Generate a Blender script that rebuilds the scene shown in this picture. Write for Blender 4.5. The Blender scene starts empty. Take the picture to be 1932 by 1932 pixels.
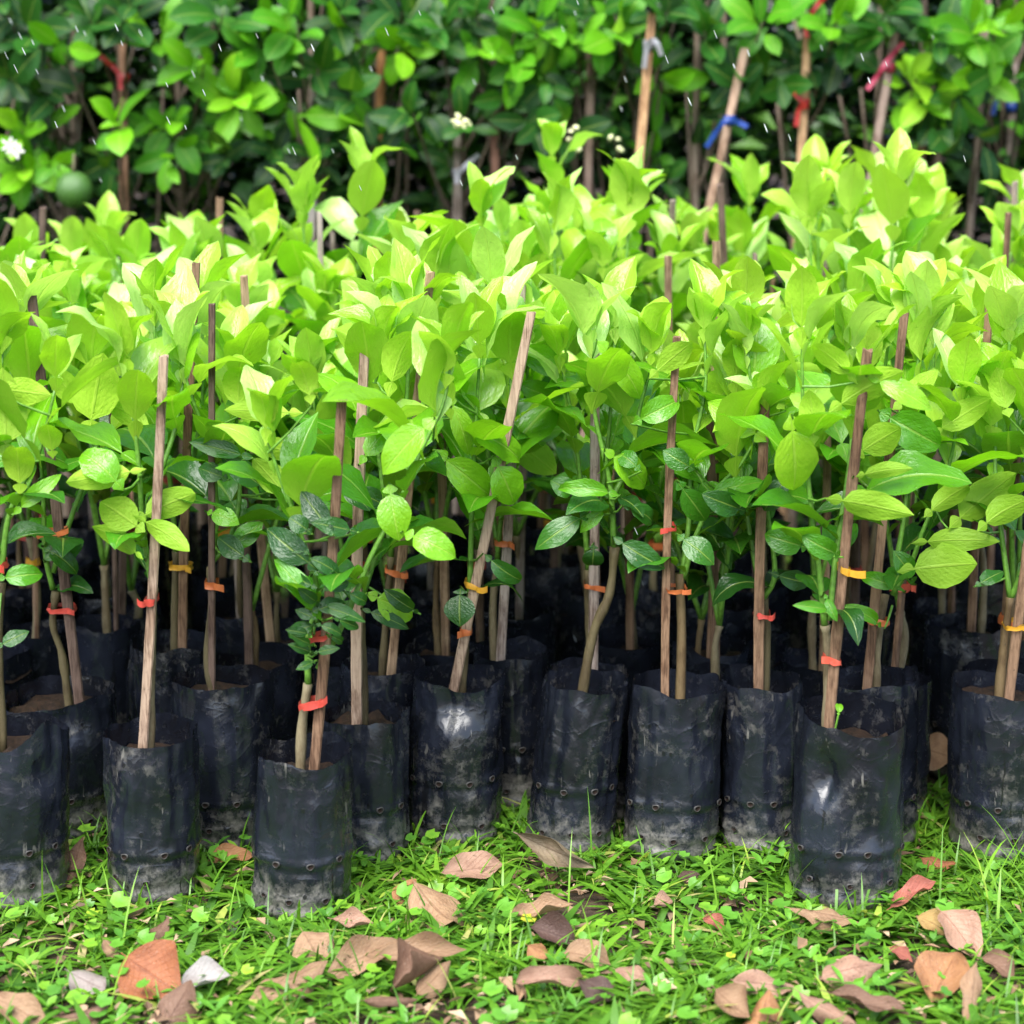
import bpy, math, random
from math import sin, cos, pi, radians, atan, sqrt
from mathutils import Vector, Matrix, noise

S = bpy.context.scene
C = S.collection
RND = random.Random(11)
U = RND.uniform

# ---------------------------------------------------------------- camera, sky, sun, exposure
HC, F, W = 1.40, 4200.0, 1932.0
PITCH = atan(911.0 / F)
cam = bpy.data.cameras.new('camera')
cam_o = bpy.data.objects.new('camera', cam); C.objects.link(cam_o)
cam_o.location = (0, 0, HC)
cam_o.rotation_euler = (pi / 2 - PITCH, 0, 0)
cam.sensor_width = 36.0
cam.lens = 36.0 * F / W
cam.clip_start = 0.05; cam.clip_end = 500
cam.dof.use_dof = True
cam.dof.focus_distance = 3.72
cam.dof.aperture_fstop = 2.7
cam.dof.aperture_blades = 7
S.camera = cam_o

SUN_EL, SUN_AZ = radians(57), radians(202)      # azimuth clockwise from +Y: light comes from high above, a little behind the camera
world = bpy.data.worlds.new('World'); S.world = world
world.use_nodes = True
wn = world.node_tree
for n in list(wn.nodes): wn.nodes.remove(n)
sky = wn.nodes.new('ShaderNodeTexSky'); sky.sky_type = 'NISHITA'
sky.sun_disc = False
sky.sun_elevation = SUN_EL; sky.sun_rotation = SUN_AZ
sky.air_density = 1.0; sky.dust_density = 2.0; sky.ozone_density = 1.0
hs = wn.nodes.new('ShaderNodeHueSaturation'); hs.inputs['Saturation'].default_value = 0.9
bg = wn.nodes.new('ShaderNodeBackground'); bg.inputs['Strength'].default_value = 0.056
wo = wn.nodes.new('ShaderNodeOutputWorld')
wn.links.new(sky.outputs[0], hs.inputs['Color'])
wn.links.new(hs.outputs[0], bg.inputs[0]); wn.links.new(bg.outputs[0], wo.inputs[0])

sun = bpy.data.lights.new('sun', 'SUN'); sun.energy = 1.5; sun.angle = radians(50)
sun.color = (1.0, 0.99, 0.96)
sun_o = bpy.data.objects.new('sun', sun); C.objects.link(sun_o)
_sd = Vector((sin(SUN_AZ) * cos(SUN_EL), cos(SUN_AZ) * cos(SUN_EL), sin(SUN_EL)))
sun_o.rotation_euler = _sd.to_track_quat('Z', 'Y').to_euler()
sun_o.location = _sd * 30

S.view_settings.view_transform = 'Standard'
S.view_settings.look = 'None'
S.view_settings.gamma = 1.0
S.view_settings.use_curve_mapping = False
S.view_settings.exposure = 2.8
S.render.engine = 'CYCLES'
S.cycles.use_denoising = True
S.cycles.max_bounces = 10
S.cycles.diffuse_bounces = 5
S.cycles.transmission_bounces = 8
S.cycles.caustics_reflective = False
S.cycles.caustics_refractive = False
S.cycles.sample_clamp_indirect = 8


def ray(px, py):
    """direction seen at a place of the photograph (1932 px wide), for laying things out on the ground"""
    cp, sp = cos(PITCH), sin(PITCH)
    a, b = (px - 966.0) / F, (966.0 - py) / F
    return Vector((a, cp + b * sp, -sp + b * cp))


def ground(px, py, z=0.0):
    d = ray(px, py)
    return Vector((0, 0, HC)) + d * ((z - HC) / d.z)


def at_y(px, py, y):
    d = ray(px, py)
    return Vector((0, 0, HC)) + d * (y / d.y)


# ---------------------------------------------------------------- node helpers
class NT:
    def __init__(self, name):
        self.m = bpy.data.materials.new(name); self.m.use_nodes = True
        self.t = self.m.node_tree
        for n in list(self.t.nodes): self.t.nodes.remove(n)

    def n(self, typ, **kw):
        x = self.t.nodes.new('ShaderNode' + typ)
        for k, v in kw.items(): setattr(x, k, v)
        return x

    def put(self, sock, v):
        if hasattr(v, 'is_output') or isinstance(v, bpy.types.NodeSocket): self.t.links.new(v, sock)
        else: sock.default_value = v

    def math(self, op, a, b=0.0, c=None, clamp=False):
        x = self.n('Math', operation=op, use_clamp=clamp)
        self.put(x.inputs[0], a); self.put(x.inputs[1], b)
        if c is not None: self.put(x.inputs[2], c)
        return x.outputs[0]

    def mix(self, f, a, b, blend='MIX'):
        x = self.n('Mix', data_type='RGBA', blend_type=blend)
        self.put(x.inputs[0], f)
        self.put(x.inputs[6], a if not isinstance(a, tuple) else (*a, 1)[:4])
        self.put(x.inputs[7], b if not isinstance(b, tuple) else (*b, 1)[:4])
        return x.outputs[2]

    def noise(self, vec, scale, detail=4.0, rough=0.55, dist=0.0):
        x = self.n('TexNoise'); self.t.links.new(vec, x.inputs['Vector'])
        x.inputs['Scale'].default_value = scale; x.inputs['Detail'].default_value = detail
        x.inputs['Roughness'].default_value = rough; x.inputs['Distortion'].default_value = dist
        return x.outputs['Fac']

    def ramp(self, f, lo, hi, a=0.0, b=1.0):
        x = self.n('MapRange', interpolation_type='SMOOTHSTEP')
        self.put(x.inputs[0], f)
        x.inputs[1].default_value = lo; x.inputs[2].default_value = hi
        x.inputs[3].default_value = a; x.inputs[4].default_value = b
        return x.outputs[0]

    def scale(self, vec, s):
        x = self.n('VectorMath', operation='MULTIPLY'); self.t.links.new(vec, x.inputs[0]); x.inputs[1].default_value = s
        return x.outputs[0]

    def addv(self, vec, v):
        x = self.n('VectorMath', operation='ADD'); self.t.links.new(vec, x.inputs[0]); self.put(x.inputs[1], v)
        return x.outputs[0]

    def bump(self, h, strength, dist, prev=None):
        x = self.n('Bump'); x.inputs['Strength'].default_value = strength; x.inputs['Distance'].default_value = dist
        self.t.links.new(h, x.inputs['Height'])
        if prev is not None: self.t.links.new(prev, x.inputs['Normal'])
        return x.outputs[0]

    def principled(self, base, rough=0.5, normal=None, spec=0.5, **kw):
        p = self.n('BsdfPrincipled')
        self.put(p.inputs['Base Color'], base if not isinstance(base, tuple) else (*base, 1)[:4])
        self.put(p.inputs['Roughness'], rough)
        self.put(p.inputs['Specular IOR Level'], spec)
        if normal is not None: self.t.links.new(normal, p.inputs['Normal'])
        for k, v in kw.items(): self.put(p.inputs[k], v)
        return p.outputs[0]

    def out(self, sh):
        o = self.n('OutputMaterial'); self.t.links.new(sh, o.inputs[0]); return self.m


def leaf_material(name, trans=0.42, veins=1.0, under=0.5, rough=0.27, wet=True, source='object', spec=0.6):
    k = NT(name)
    uv = k.n('UVMap').outputs[0]
    sep = k.n('SeparateXYZ'); k.t.links.new(uv, sep.inputs[0])
    u, v = sep.outputs[0], sep.outputs[1]
    oi = k.n('ObjectInfo')
    col = oi.outputs['Color']
    au = k.math('ABSOLUTE', k.math('SUBTRACT', u, 0.5))
    # blotchy tone of the blade
    off = k.n('CombineXYZ'); k.put(off.inputs[2], k.math('MULTIPLY', oi.outputs['Random'], 37.0))
    nv = k.addv(uv, off.outputs[0])
    blot = k.noise(nv, 3.0, 3.0)
    col = k.mix(k.ramp(blot, 0.3, 0.75, 0.0, 0.35), col, k.mix(1.0, col, (0.62, 0.72, 0.55), 'MULTIPLY'))
    mid = k.ramp(au, 0.016, 0.045, 1.0, 0.0)
    ph = k.math('SUBTRACT', k.math('MULTIPLY', v, 9.5), k.math('MULTIPLY', au, 6.5))
    wav = k.math('SINE', k.math('MULTIPLY', ph, 6.28))
    vein = k.ramp(wav, 0.93, 1.0, 0.0, 1.0)
    line = k.math('MAXIMUM', mid, k.math('MULTIPLY', vein, 0.16))
    pale = k.mix(0.45, col, (0.5, 0.64, 0.13))
    col = k.mix(k.math('MULTIPLY', line, 0.62 * veins), col, pale)
    spot = k.math('MULTIPLY', k.ramp(k.noise(nv, 11.0, 2.0, 0.5), 0.70, 0.76), k.math('GREATER_THAN', oi.outputs['Random'], 0.6))
    col = k.mix(k.math('MULTIPLY', spot, 0.6), col, (0.20, 0.15, 0.03))
    bf = k.n('NewGeometry').outputs['Backfacing']
    und = k.mix(under, col, (0.40, 0.58, 0.055))
    col2 = k.mix(bf, col, und)
    h = k.math('ADD', k.math('MULTIPLY', wav, 0.05), k.math('MULTIPLY', mid, -1.0))
    h = k.math('ADD', h, k.math('MULTIPLY', k.noise(nv, 9.0, 3.0), 1.6))
    nrm = k.bump(h, 0.5 * veins, 0.0024)
    rg = k.math('ADD', k.math('MULTIPLY', bf, 0.22), rough)
    if wet:
        vo = k.n('TexVoronoi'); k.t.links.new(k.scale(nv, (9.0, 19.0, 9.0)), vo.inputs['Vector']); vo.inputs['Scale'].default_value = 1.3
        sc = k.n('SeparateColor'); k.t.links.new(vo.outputs['Color'], sc.inputs[0])
        keep = k.math('GREATER_THAN', sc.outputs[0], 0.62)
        rad = k.math('MULTIPLY_ADD', sc.outputs[1], 0.17, 0.08)
        q = k.math('DIVIDE', vo.outputs['Distance'], rad)
        dome = k.math('SQRT', k.math('MAXIMUM', k.math('SUBTRACT', 1.0, k.math('MULTIPLY', q, q)), 0.0))
        dome = k.math('MULTIPLY', dome, keep)
        nrm = k.bump(dome, 0.75, 0.002, nrm)
        rg = k.math('SUBTRACT', rg, k.math('MULTIPLY', k.ramp(dome, 0.0, 0.1), 0.2))
    ps = k.principled(col2, rg, nrm, k.math('MULTIPLY_ADD', bf, -.28 * spec / .5, spec))
    tr = k.n('BsdfTranslucent')
    k.put(tr.inputs[0], k.mix(1.0, k.mix(0.12, col, (0.36, 0.60, 0.03)), (1.1, 1.2, 0.55), 'MULTIPLY'))
    k.t.links.new(nrm, tr.inputs['Normal'])
    ms = k.n('MixShader'); ms.inputs[0].default_value = trans
    k.t.links.new(ps, ms.inputs[1]); k.t.links.new(tr.outputs[0], ms.inputs[2])
    return k.out(ms.outputs[0])


def tint_leaf_material(name, ramp_cols, trans=0.35, rough=0.42, spec=0.45):
    """for masses of blades and leaves: colour from a per-blade 'tint' attribute"""
    k = NT(name)
    at = k.n('Attribute', attribute_name='tint')
    cr = k.n('ValToRGB'); e = cr.color_ramp.elements
    while len(e) < len(ramp_cols): e.new(0.5)
    for i, (p, c) in enumerate(ramp_cols): e[i].position = p; e[i].color = (*c, 1)
    k.t.links.new(at.outputs['Fac'], cr.inputs[0])
    tc = k.n('TexCoord').outputs['Object']
    nz = k.noise(tc, 60.0, 2.0)
    col = k.mix(k.ramp(nz, 0.35, 0.7, 0.0, 0.4), cr.outputs[0], k.mix(1.0, cr.outputs[0], (0.6, 0.68, 0.5), 'MULTIPLY'))
    nrm = k.bump(k.noise(tc, 220.0, 2.0), 0.25, 0.001)
    ps = k.principled(col, rough, nrm, spec)
    tr = k.n('BsdfTranslucent'); k.put(tr.inputs[0], k.mix(1.0, col, (1.2, 1.25, 0.7), 'MULTIPLY'))
    ms = k.n('MixShader'); ms.inputs[0].default_value = trans
    k.t.links.new(ps, ms.inputs[1]); k.t.links.new(tr.outputs[0], ms.inputs[2])
    return k.out(ms.outputs[0])


def bag_material():
    k = NT('black_polythene')
    tc = k.n('TexCoord').outputs['Object']
    oi = k.n('ObjectInfo')
    off = k.n('CombineXYZ'); k.put(off.inputs[0], k.math('MULTIPLY', oi.outputs['Random'], 19.0)); k.put(off.inputs[1], k.math('MULTIPLY', oi.outputs['Random'], 7.0))
    p = k.addv(tc, off.outputs[0])
    sep = k.n('SeparateXYZ'); k.t.links.new(tc, sep.inputs[0]); z = sep.outputs[2]
    n1 = k.noise(p, 11.0, 8.0, 0.66, 0.8)
    n2 = k.noise(p, 55.0, 5.0, 0.7)
    n3 = k.noise(p, 210.0, 3.0, 0.7)
    splash = k.ramp(z, 0.0, 0.12, 0.19, 0.0)
    dust = k.math('ADD', k.math('ADD', k.math('MULTIPLY', n1, 0.52), k.math('MULTIPLY', n2, 0.48)), splash)
    dust = k.ramp(dust, 0.52, 0.80, 0.0, 0.88)
    dust = k.math('MULTIPLY', dust, k.ramp(n3, 0.34, 0.56, 0.40, 1.0))
    scr = k.noise(k.scale(k.addv(p, (0.3, 0.1, 0.7)), (1.0, 1.0, 0.16)), 120.0, 2.0, 0.5, 0.4)
    dust = k.math('MAXIMUM', dust, k.math('MULTIPLY', k.math('MULTIPLY', k.ramp(scr, 0.67, 0.72), k.ramp(n1, 0.45, 0.6)), 0.5))
    # streaks where rain ran down
    st = k.noise(k.scale(p, (1.0, 1.0, 0.07)), 75.0, 3.0, 0.6)
    run = k.ramp(st, 0.60, 0.66, 0.0, 1.0)
    run = k.math('MULTIPLY', run, k.ramp(k.noise(p, 9.0, 2.0), 0.48, 0.6))
    drops = k.n('TexVoronoi'); k.t.links.new(k.scale(p, (1, 1, 0.7)), drops.inputs['Vector']); drops.inputs['Scale'].default_value = 85.0
    dsep = k.n('SeparateColor'); k.t.links.new(drops.outputs['Color'], dsep.inputs[0])
    dmask = k.math('MULTIPLY', k.math('GREATER_THAN', dsep.outputs[0], 0.92), k.ramp(drops.outputs['Distance'], 0.22, 0.3, 1.0, 0.0))
    wet = k.math('MAXIMUM', run, dmask)
    film = k.ramp(k.noise(p, 6.0, 4.0, 0.6), 0.35, 0.7, 0.0, 0.55)
    base = k.mix(film, (0.004, 0.005, 0.008), (0.019, 0.0225, 0.037))
    base = k.mix(dust, base, (0.185, 0.172, 0.150))
    base = k.mix(k.math('MULTIPLY', wet, 0.85), base, (0.006, 0.0065, 0.008))
    rg = k.math('ADD', k.math('MULTIPLY', dust, 0.35), k.math('MULTIPLY_ADD', n2, 0.20, 0.15))
    rg = k.math('SUBTRACT', rg, k.math('MULTIPLY', wet, 0.2))
    cre = k.noise(k.scale(p, (1.0, 1.0, 0.8)), 13.0, 3.0, 0.5, 0.8)
    wr = k.noise(p, 38.0, 4.0, 0.6, 0.6)
    def ridge(sc, di, pw, off):
        c = k.noise(k.addv(p, off), sc, 2.0, 0.45, di)
        r1 = k.math('SUBTRACT', 1.0, k.math('ABSOLUTE', k.math('MULTIPLY_ADD', c, 2.0, -1.0)))
        return k.math('POWER', r1, pw)
    nrm = k.bump(cre, 0.34, 0.012)
    nrm = k.bump(ridge(6.0, 1.0, 16.0, (0, 0, 0)), 0.16, 0.004, nrm)
    nrm = k.bump(ridge(17.0, 0.8, 14.0, (3.1, 1.7, 0.4)), 0.14, 0.003, nrm)
    nrm = k.bump(wr, 0.14, 0.004, nrm)
    nrm = k.bump(k.math('ADD', n3, k.math('MULTIPLY', dmask, 1.5)), 0.25, 0.0012, nrm)
    return k.out(k.principled(base, rg, nrm, 0.58))


def wood_material(name, streak, dark, rough=0.75, grain=1.0):
    """bamboo and bark: colour from the object, long grain along z"""
    k = NT(name)
    tc = k.n('TexCoord').outputs['Object']
    oi = k.n('ObjectInfo')
    off = k.n('CombineXYZ'); k.put(off.inputs[0], k.math('MULTIPLY', oi.outputs['Random'], 9.0))
    p = k.addv(tc, off.outputs[0])
    g = k.noise(k.scale(p, (1, 1, streak)), 330.0, 4.0, 0.65)
    b = k.noise(k.scale(p, (1, 1, 0.5)), 22.0, 5.0, 0.65)
    sp = k.noise(p, 160.0, 3.0, 0.6)
    col = k.mix(k.math('MULTIPLY', k.ramp(g, 0.40, 0.62, 0.0, 0.85 * grain), k.ramp(b, 0.3, 0.6, 0.25, 1.0)), oi.outputs['Color'], k.mix(1.0, oi.outputs['Color'], dark, 'MULTIPLY'))
    col = k.mix(k.ramp(b, 0.44, 0.62, 0.0, 0.75), col, k.mix(1.0, col, (0.55, 0.47, 0.42), 'MULTIPLY'))
    col = k.mix(k.ramp(sp, 0.66, 0.74, 0.0, 0.7), col, (0.03, 0.022, 0.016))
    nrm = k.bump(g, 0.6 * grain, 0.0015)
    nrm = k.bump(sp, 0.3, 0.001, nrm)
    return k.out(k.principled(col, rough, nrm, 0.3))


def soil_material(name, a, b, scale=40.0, dist=0.006):
    k = NT(name)
    tc = k.n('TexCoord').outputs['Object']
    n1 = k.noise(tc, scale, 6.0, 0.7); n2 = k.noise(tc, scale * 5, 4.0, 0.65)
    col = k.mix(k.ramp(n1, 0.3, 0.7), a, b)
    col = k.mix(k.ramp(n2, 0.62, 0.72, 0, 0.6), col, (0.16, 0.11, 0.07))
    nrm = k.bump(k.math('ADD', n1, k.math('MULTIPLY', n2, 0.5)), 0.9, dist)
    return k.out(k.principled(col, 0.85, nrm, 0.25))


def tape_material():
    k = NT('plastic_tape')
    oi = k.n('ObjectInfo'); tc = k.n('TexCoord').outputs['Object']
    nz = k.noise(tc, 90.0, 3.0)
    col = k.mix(k.ramp(nz, 0.35, 0.7, 0, 0.5), oi.outputs['Color'], k.mix(1.0, oi.outputs['Color'], (0.75, 0.62, 0.6), 'MULTIPLY'))
    nrm = k.bump(k.noise(tc, 130.0, 2.0), 0.4, 0.002)
    ps = k.principled(col, 0.33, nrm, 0.5)
    tr = k.n('BsdfTranslucent'); k.put(tr.inputs[0], col)
    ms = k.n('MixShader'); ms.inputs[0].default_value = 0.3
    k.t.links.new(ps, ms.inputs[1]); k.t.links.new(tr.outputs[0], ms.inputs[2])
    return k.out(ms.outputs[0])


def dead_leaf_material():
    k = NT('dead_leaf')
    uv = k.n('UVMap').outputs[0]
    sep = k.n('SeparateXYZ'); k.t.links.new(uv, sep.inputs[0]); u, v = sep.outputs[0], sep.outputs[1]
    oi = k.n('ObjectInfo')
    off = k.n('CombineXYZ'); k.put(off.inputs[2], k.math('MULTIPLY', oi.outputs['Random'], 41.0))
    p = k.addv(uv, off.outputs[0])
    col = oi.outputs['Color']
    b1 = k.noise(p, 4.0, 5.0, 0.65); b2 = k.noise(p, 26.0, 4.0, 0.6)
    col = k.mix(k.ramp(b1, 0.42, 0.68, 0, 0.6), col, k.mix(1.0, col, (0.55, 0.45, 0.42), 'MULTIPLY'))
    col = k.mix(k.ramp(b2, 0.58, 0.72, 0, 0.35), col, (0.42, 0.34, 0.27))
    sp = k.noise(p, 15.0, 2.0, 0.5)
    col = k.mix(k.ramp(sp, 0.70, 0.75, 0, 0.8), col, (0.05, 0.03, 0.022))
    au = k.math('ABSOLUTE', k.math('SUBTRACT', u, 0.5))
    mid = k.ramp(au, 0.01, 0.03, 1.0, 0.0)
    ph = k.math('SUBTRACT', k.math('MULTIPLY', v, 9.0), k.math('MULTIPLY', au, 7.0))
    wav = k.math('SINE', k.math('MULTIPLY', ph, 6.28))
    vein = k.math('MAXIMUM', mid, k.math('MULTIPLY', k.ramp(wav, 0.9, 1.0), 0.5))
    col = k.mix(k.math('MULTIPLY', vein, 0.5), col, k.mix(1.0, col, (0.5, 0.4, 0.36), 'MULTIPLY'))
    h = k.math('ADD', k.math('MULTIPLY', vein, 1.0), k.math('MULTIPLY', b2, 2.0))
    nrm = k.bump(h, 0.6, 0.002)
    ps = k.principled(col, k.math('MULTIPLY_ADD', b1, 0.4, 0.35), nrm, 0.4)
    tr = k.n('BsdfTranslucent'); k.put(tr.inputs[0], col)
    ms = k.n('MixShader'); ms.inputs[0].default_value = 0.15
    k.t.links.new(ps, ms.inputs[1]); k.t.links.new(tr.outputs[0], ms.inputs[2])
    return k.out(ms.outputs[0])


def plain(name, col, rough=0.6, spec=0.4, bumpscale=0, bdist=0.001, **kw):
    k = NT(name)
    nrm = None
    c = col
    if bumpscale:
        tc = k.n('TexCoord').outputs['Object']
        nz = k.noise(tc, bumpscale, 4.0)
        nrm = k.bump(nz, 0.5, bdist)
        c = k.mix(k.ramp(nz, 0.3, 0.7), col, tuple(x * 0.6 for x in col))
    return k.out(k.principled(c, rough, nrm, spec, **kw))


M = {
    'leaf': leaf_material('citrus_leaf'),
    'bushleaf': leaf_material('bush_leaf', trans=0.34, veins=0.7, under=0.3, rough=0.42, wet=False, spec=.25),
    'bag': bag_material(),
    'stake': wood_material('split_bamboo', 0.03, (0.33, 0.28, 0.25)),
    'bark': wood_material('bark', 0.25, (0.55, 0.5, 0.42), 0.7, 0.6),
    'shoot': plain('green_shoot', (0.13, 0.30, 0.035), 0.45, 0.5, 120.0, 0.0006),
    'soil': soil_material('potting_soil', (0.010, 0.006, 0.004), (0.055, 0.028, 0.015), 90.0, 0.02),
    'earth': soil_material('earth', (0.022, 0.014, 0.009), (0.065, 0.042, 0.027), 26.0, 0.01),
    'tape': tape_material(),
    'dead': dead_leaf_material(),
    'hole': plain('hole_rim', (0.03, 0.028, 0.026), 0.6, 0.4, 300.0),
    'holein': plain('hole_soil', (0.016, 0.009, 0.006), 0.9, 0.2, 200.0),
    'flower': plain('white_petal', (0.40, 0.40, 0.36), 0.5, 0.3),
    'bud': plain('citrus_bud', (0.62, 0.62, 0.34), 0.5, 0.3),
    'fruit': plain('green_rind', (0.05, 0.13, 0.02), 0.38, 0.5, 190.0, 0.0016),
    'grass': tint_leaf_material('grass_blade', [(0.0, (0.035, 0.110, 0.010)), (0.45, (0.105, 0.255, 0.016)), (0.8, (0.20, 0.39, 0.028)), (0.93, (0.32, 0.42, 0.06)), (1.0, (0.42, 0.34, 0.16))]),
    'weed': tint_leaf_material('weed_leaf', [(0.0, (0.04, 0.14, 0.02)), (0.6, (0.12, 0.31, 0.03)), (0.9, (0.24, 0.42, 0.03)), (1.0, (0.45, 0.40, 0.04))], 0.32, 0.36),
    'thicket': tint_leaf_material('thicket_leaf', [(0.0, (0.010, 0.034, 0.010)), (0.6, (0.026, 0.090, 0.014)), (1.0, (0.09, 0.23, 0.02))], 0.15, 0.4),
    'litter': tint_leaf_material('litter', [(0.0, (0.09, 0.05, 0.03)), (0.5, (0.24, 0.14, 0.08)), (1.0, (0.42, 0.30, 0.20))], 0.1, 0.7),
    'water': plain('rain_water', (0.9, 0.93, 0.96), 0.04, 0.5, **{'Transmission Weight': 0.55, 'IOR': 1.33}),
}


# ---------------------------------------------------------------- object helpers
def link(name, mesh, parent=None, mat=None):
    o = bpy.data.objects.new(name, mesh); C.objects.link(o)
    if mat is not None and mesh is not None and not mesh.materials: mesh.materials.append(mat)
    if parent is not None: o.parent = parent
    return o


def thing(name, label, cat, loc=(0, 0, 0), group=None):
    o = bpy.data.objects.new(name, None); C.objects.link(o)
    o.location = loc; o.empty_display_size = 0.05
    tag(o, label, cat, group)
    return o


def tag(o, label, cat, group=None):
    o['label'] = label; o['category'] = cat
    if group: o['group'] = group
    return o


def kids(o):
    return CH.get(o.name, [])


CH = {}


def child(name, mesh, parent, mat=None):
    o = link(name, mesh, parent, mat)
    CH.setdefault(parent.name, []).append(o)
    return o


class MB:
    def __init__(s): s.v, s.f, s.m, s.uv = [], [], [], []

    def tube(s, pts, rad, n=7, mi=0, cap=True):
        pts = [Vector(p) for p in pts]
        b = len(s.v); L = len(pts)
        ref = Vector((0, 1, 0.13)).normalized()
        for i, p in enumerate(pts):
            t = (pts[min(i + 1, L - 1)] - pts[max(i - 1, 0)])
            t = t.normalized() if t.length > 1e-9 else Vector((0, 0, 1))
            x = ref.cross(t)
            if x.length < 1e-4: x = Vector((1, 0, 0)).cross(t)
            x.normalize(); y = t.cross(x)
            r = rad[i] if isinstance(rad, (list, tuple)) else rad
            for j in range(n):
                a = 2 * pi * j / n
                s.v.append(p + x * (r * cos(a)) + y * (r * sin(a)))
        for i in range(L - 1):
            for j in range(n):
                k = (j + 1) % n
                s.f.append((b + i * n + j, b + i * n + k, b + (i + 1) * n + k, b + (i + 1) * n + j)); s.m.append(mi)
        if cap:
            s.f.append(tuple(b + j for j in range(n))[::-1]); s.m.append(mi)
            s.f.append(tuple(b + (L - 1) * n + j for j in range(n))); s.m.append(mi)

    def build(s, name, mats, smooth=True):
        me = bpy.data.meshes.new(name)
        me.from_pydata([tuple(v) for v in s.v], [], s.f)
        for m in mats: me.materials.append(m)
        me.polygons.foreach_set('material_index', s.m)
        me.polygons.foreach_set('use_smooth', [smooth] * len(s.f))
        me.update()
        return me


def spline(pts, n):
    """smooth polyline through points (Catmull-Rom)"""
    P = [Vector(p) for p in pts]
    if len(P) == 2: P.insert(1, (P[0] + P[1]) / 2)
    P = [P[0] * 2 - P[1]] + P + [P[-1] * 2 - P[-2]]
    out = []
    seg = len(P) - 3
    for i in range(seg):
        a, b, c, d = P[i:i + 4]
        for k in range(n):
            t = k / n
            out.append(0.5 * ((2 * b) + (c - a) * t + (2 * a - 5 * b + 4 * c - d) * t * t + (3 * b - a - 3 * c + d) * t ** 3))
    out.append(P[-2].copy())
    return out


def lerp3(a, b, t): return tuple(x + (y - x) * t for x, y in zip(a, b))


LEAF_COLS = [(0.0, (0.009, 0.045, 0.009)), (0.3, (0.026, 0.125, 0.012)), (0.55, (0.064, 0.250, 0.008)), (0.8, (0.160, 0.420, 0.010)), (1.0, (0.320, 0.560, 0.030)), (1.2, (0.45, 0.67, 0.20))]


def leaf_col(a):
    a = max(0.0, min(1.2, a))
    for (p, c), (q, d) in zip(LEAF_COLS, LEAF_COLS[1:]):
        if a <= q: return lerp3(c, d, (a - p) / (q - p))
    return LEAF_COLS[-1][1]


# ---------------------------------------------------------------- leaf shapes (shared meshes), unit length along +y, upper face +z
def leaf_mesh(name, seed, wr=0.52, droop=0.5, fold=0.18, wave=0.03, pw=0.85, q=0.8, curl=0.0, wing=0.10, pet=0.20, twist=0.0, roll=0.0, ny=9, nx=4, rag=0.035, tipf=0.28):
    r = random.Random(seed)
    V, Fc, UV = [], [], []
    ph1, ph2 = r.uniform(0, 6), r.uniform(0, 6)
    fr = r.uniform(7, 11)
    # centre line
    path = []; y = z = 0.0; th = droop * 0.35
    for i in range(ny + 1):
        path.append((y, z, th))
        y += cos(th) / ny; z += sin(th) / ny
        th -= droop * 1.5 / ny
    for i in range(ny + 1):
        t = i / ny
        hw = 0.5 * wr * max(0.0, sin(pi * min(1, 0.02 + 0.98 * t) ** pw)) ** q
        hw *= 1 - tipf * t ** 4
        if i == 0: hw = 0.012
        if i == ny: hw = 0.004
        cy, cz, ct = path[i]
        tw = twist * t
        for j in range(nx + 1):
            s = (2 * j / nx - 1)
            x = s * hw * (1 + rag * r.uniform(-1, 1))
            ex = abs(s)
            zz = fold * abs(x) - curl * x * x / max(wr, .1) + wave * ex * ex * sin(fr * t + (ph1 if s > 0 else ph2)) * sin(pi * t)
            if roll:
                a = roll * s
                xx = hw * sin(a) / max(roll, 1e-3); zz += hw * (1 - cos(a)) / max(roll, 1e-3); x = xx
            x2 = x * cos(tw) - zz * sin(tw); z2 = x * sin(tw) + zz * cos(tw)
            V.append((x2, cy - z2 * sin(ct), cz + z2 * cos(ct)))
            UV.append(((s + 1) / 2, t))
    for i in range(ny):
        for j in range(nx):
            a = i * (nx + 1) + j
            Fc.append((a, a + 1, a + nx + 2, a + nx + 1))
    if pet:
        b = len(V); st = 8
        for i in range(st + 1):
            t = i / st
            hw = 0.008 + wing * 0.5 * sin(pi * t ** 1.7) ** 0.8 if 0 < i < st else 0.009
            yy = -pet * (1 - t)
            zz = -0.10 * pet * (1 - t) - 0.30 * pet * (1 - t) ** 2 * droop
            for s in (-1, 0, 1):
                V.append((s * hw, yy, zz + 0.25 * abs(s) * hw)); UV.append(((s + 1) / 2, 0.03 + 0.25 * t))
        for i in range(st):
            for j in range(2):
                a = b + i * 3 + j
                Fc.append((a, a + 1, a + 4, a + 3))
    me = bpy.data.meshes.new(name)
    me.from_pydata(V, [], Fc)
    ul = me.uv_layers.new(name='UVMap')
    for lp in me.loops: ul.data[lp.index].uv = UV[lp.vertex_index]
    me.polygons.foreach_set('use_smooth', [True] * len(Fc))
    me.update()
    return me


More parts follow.
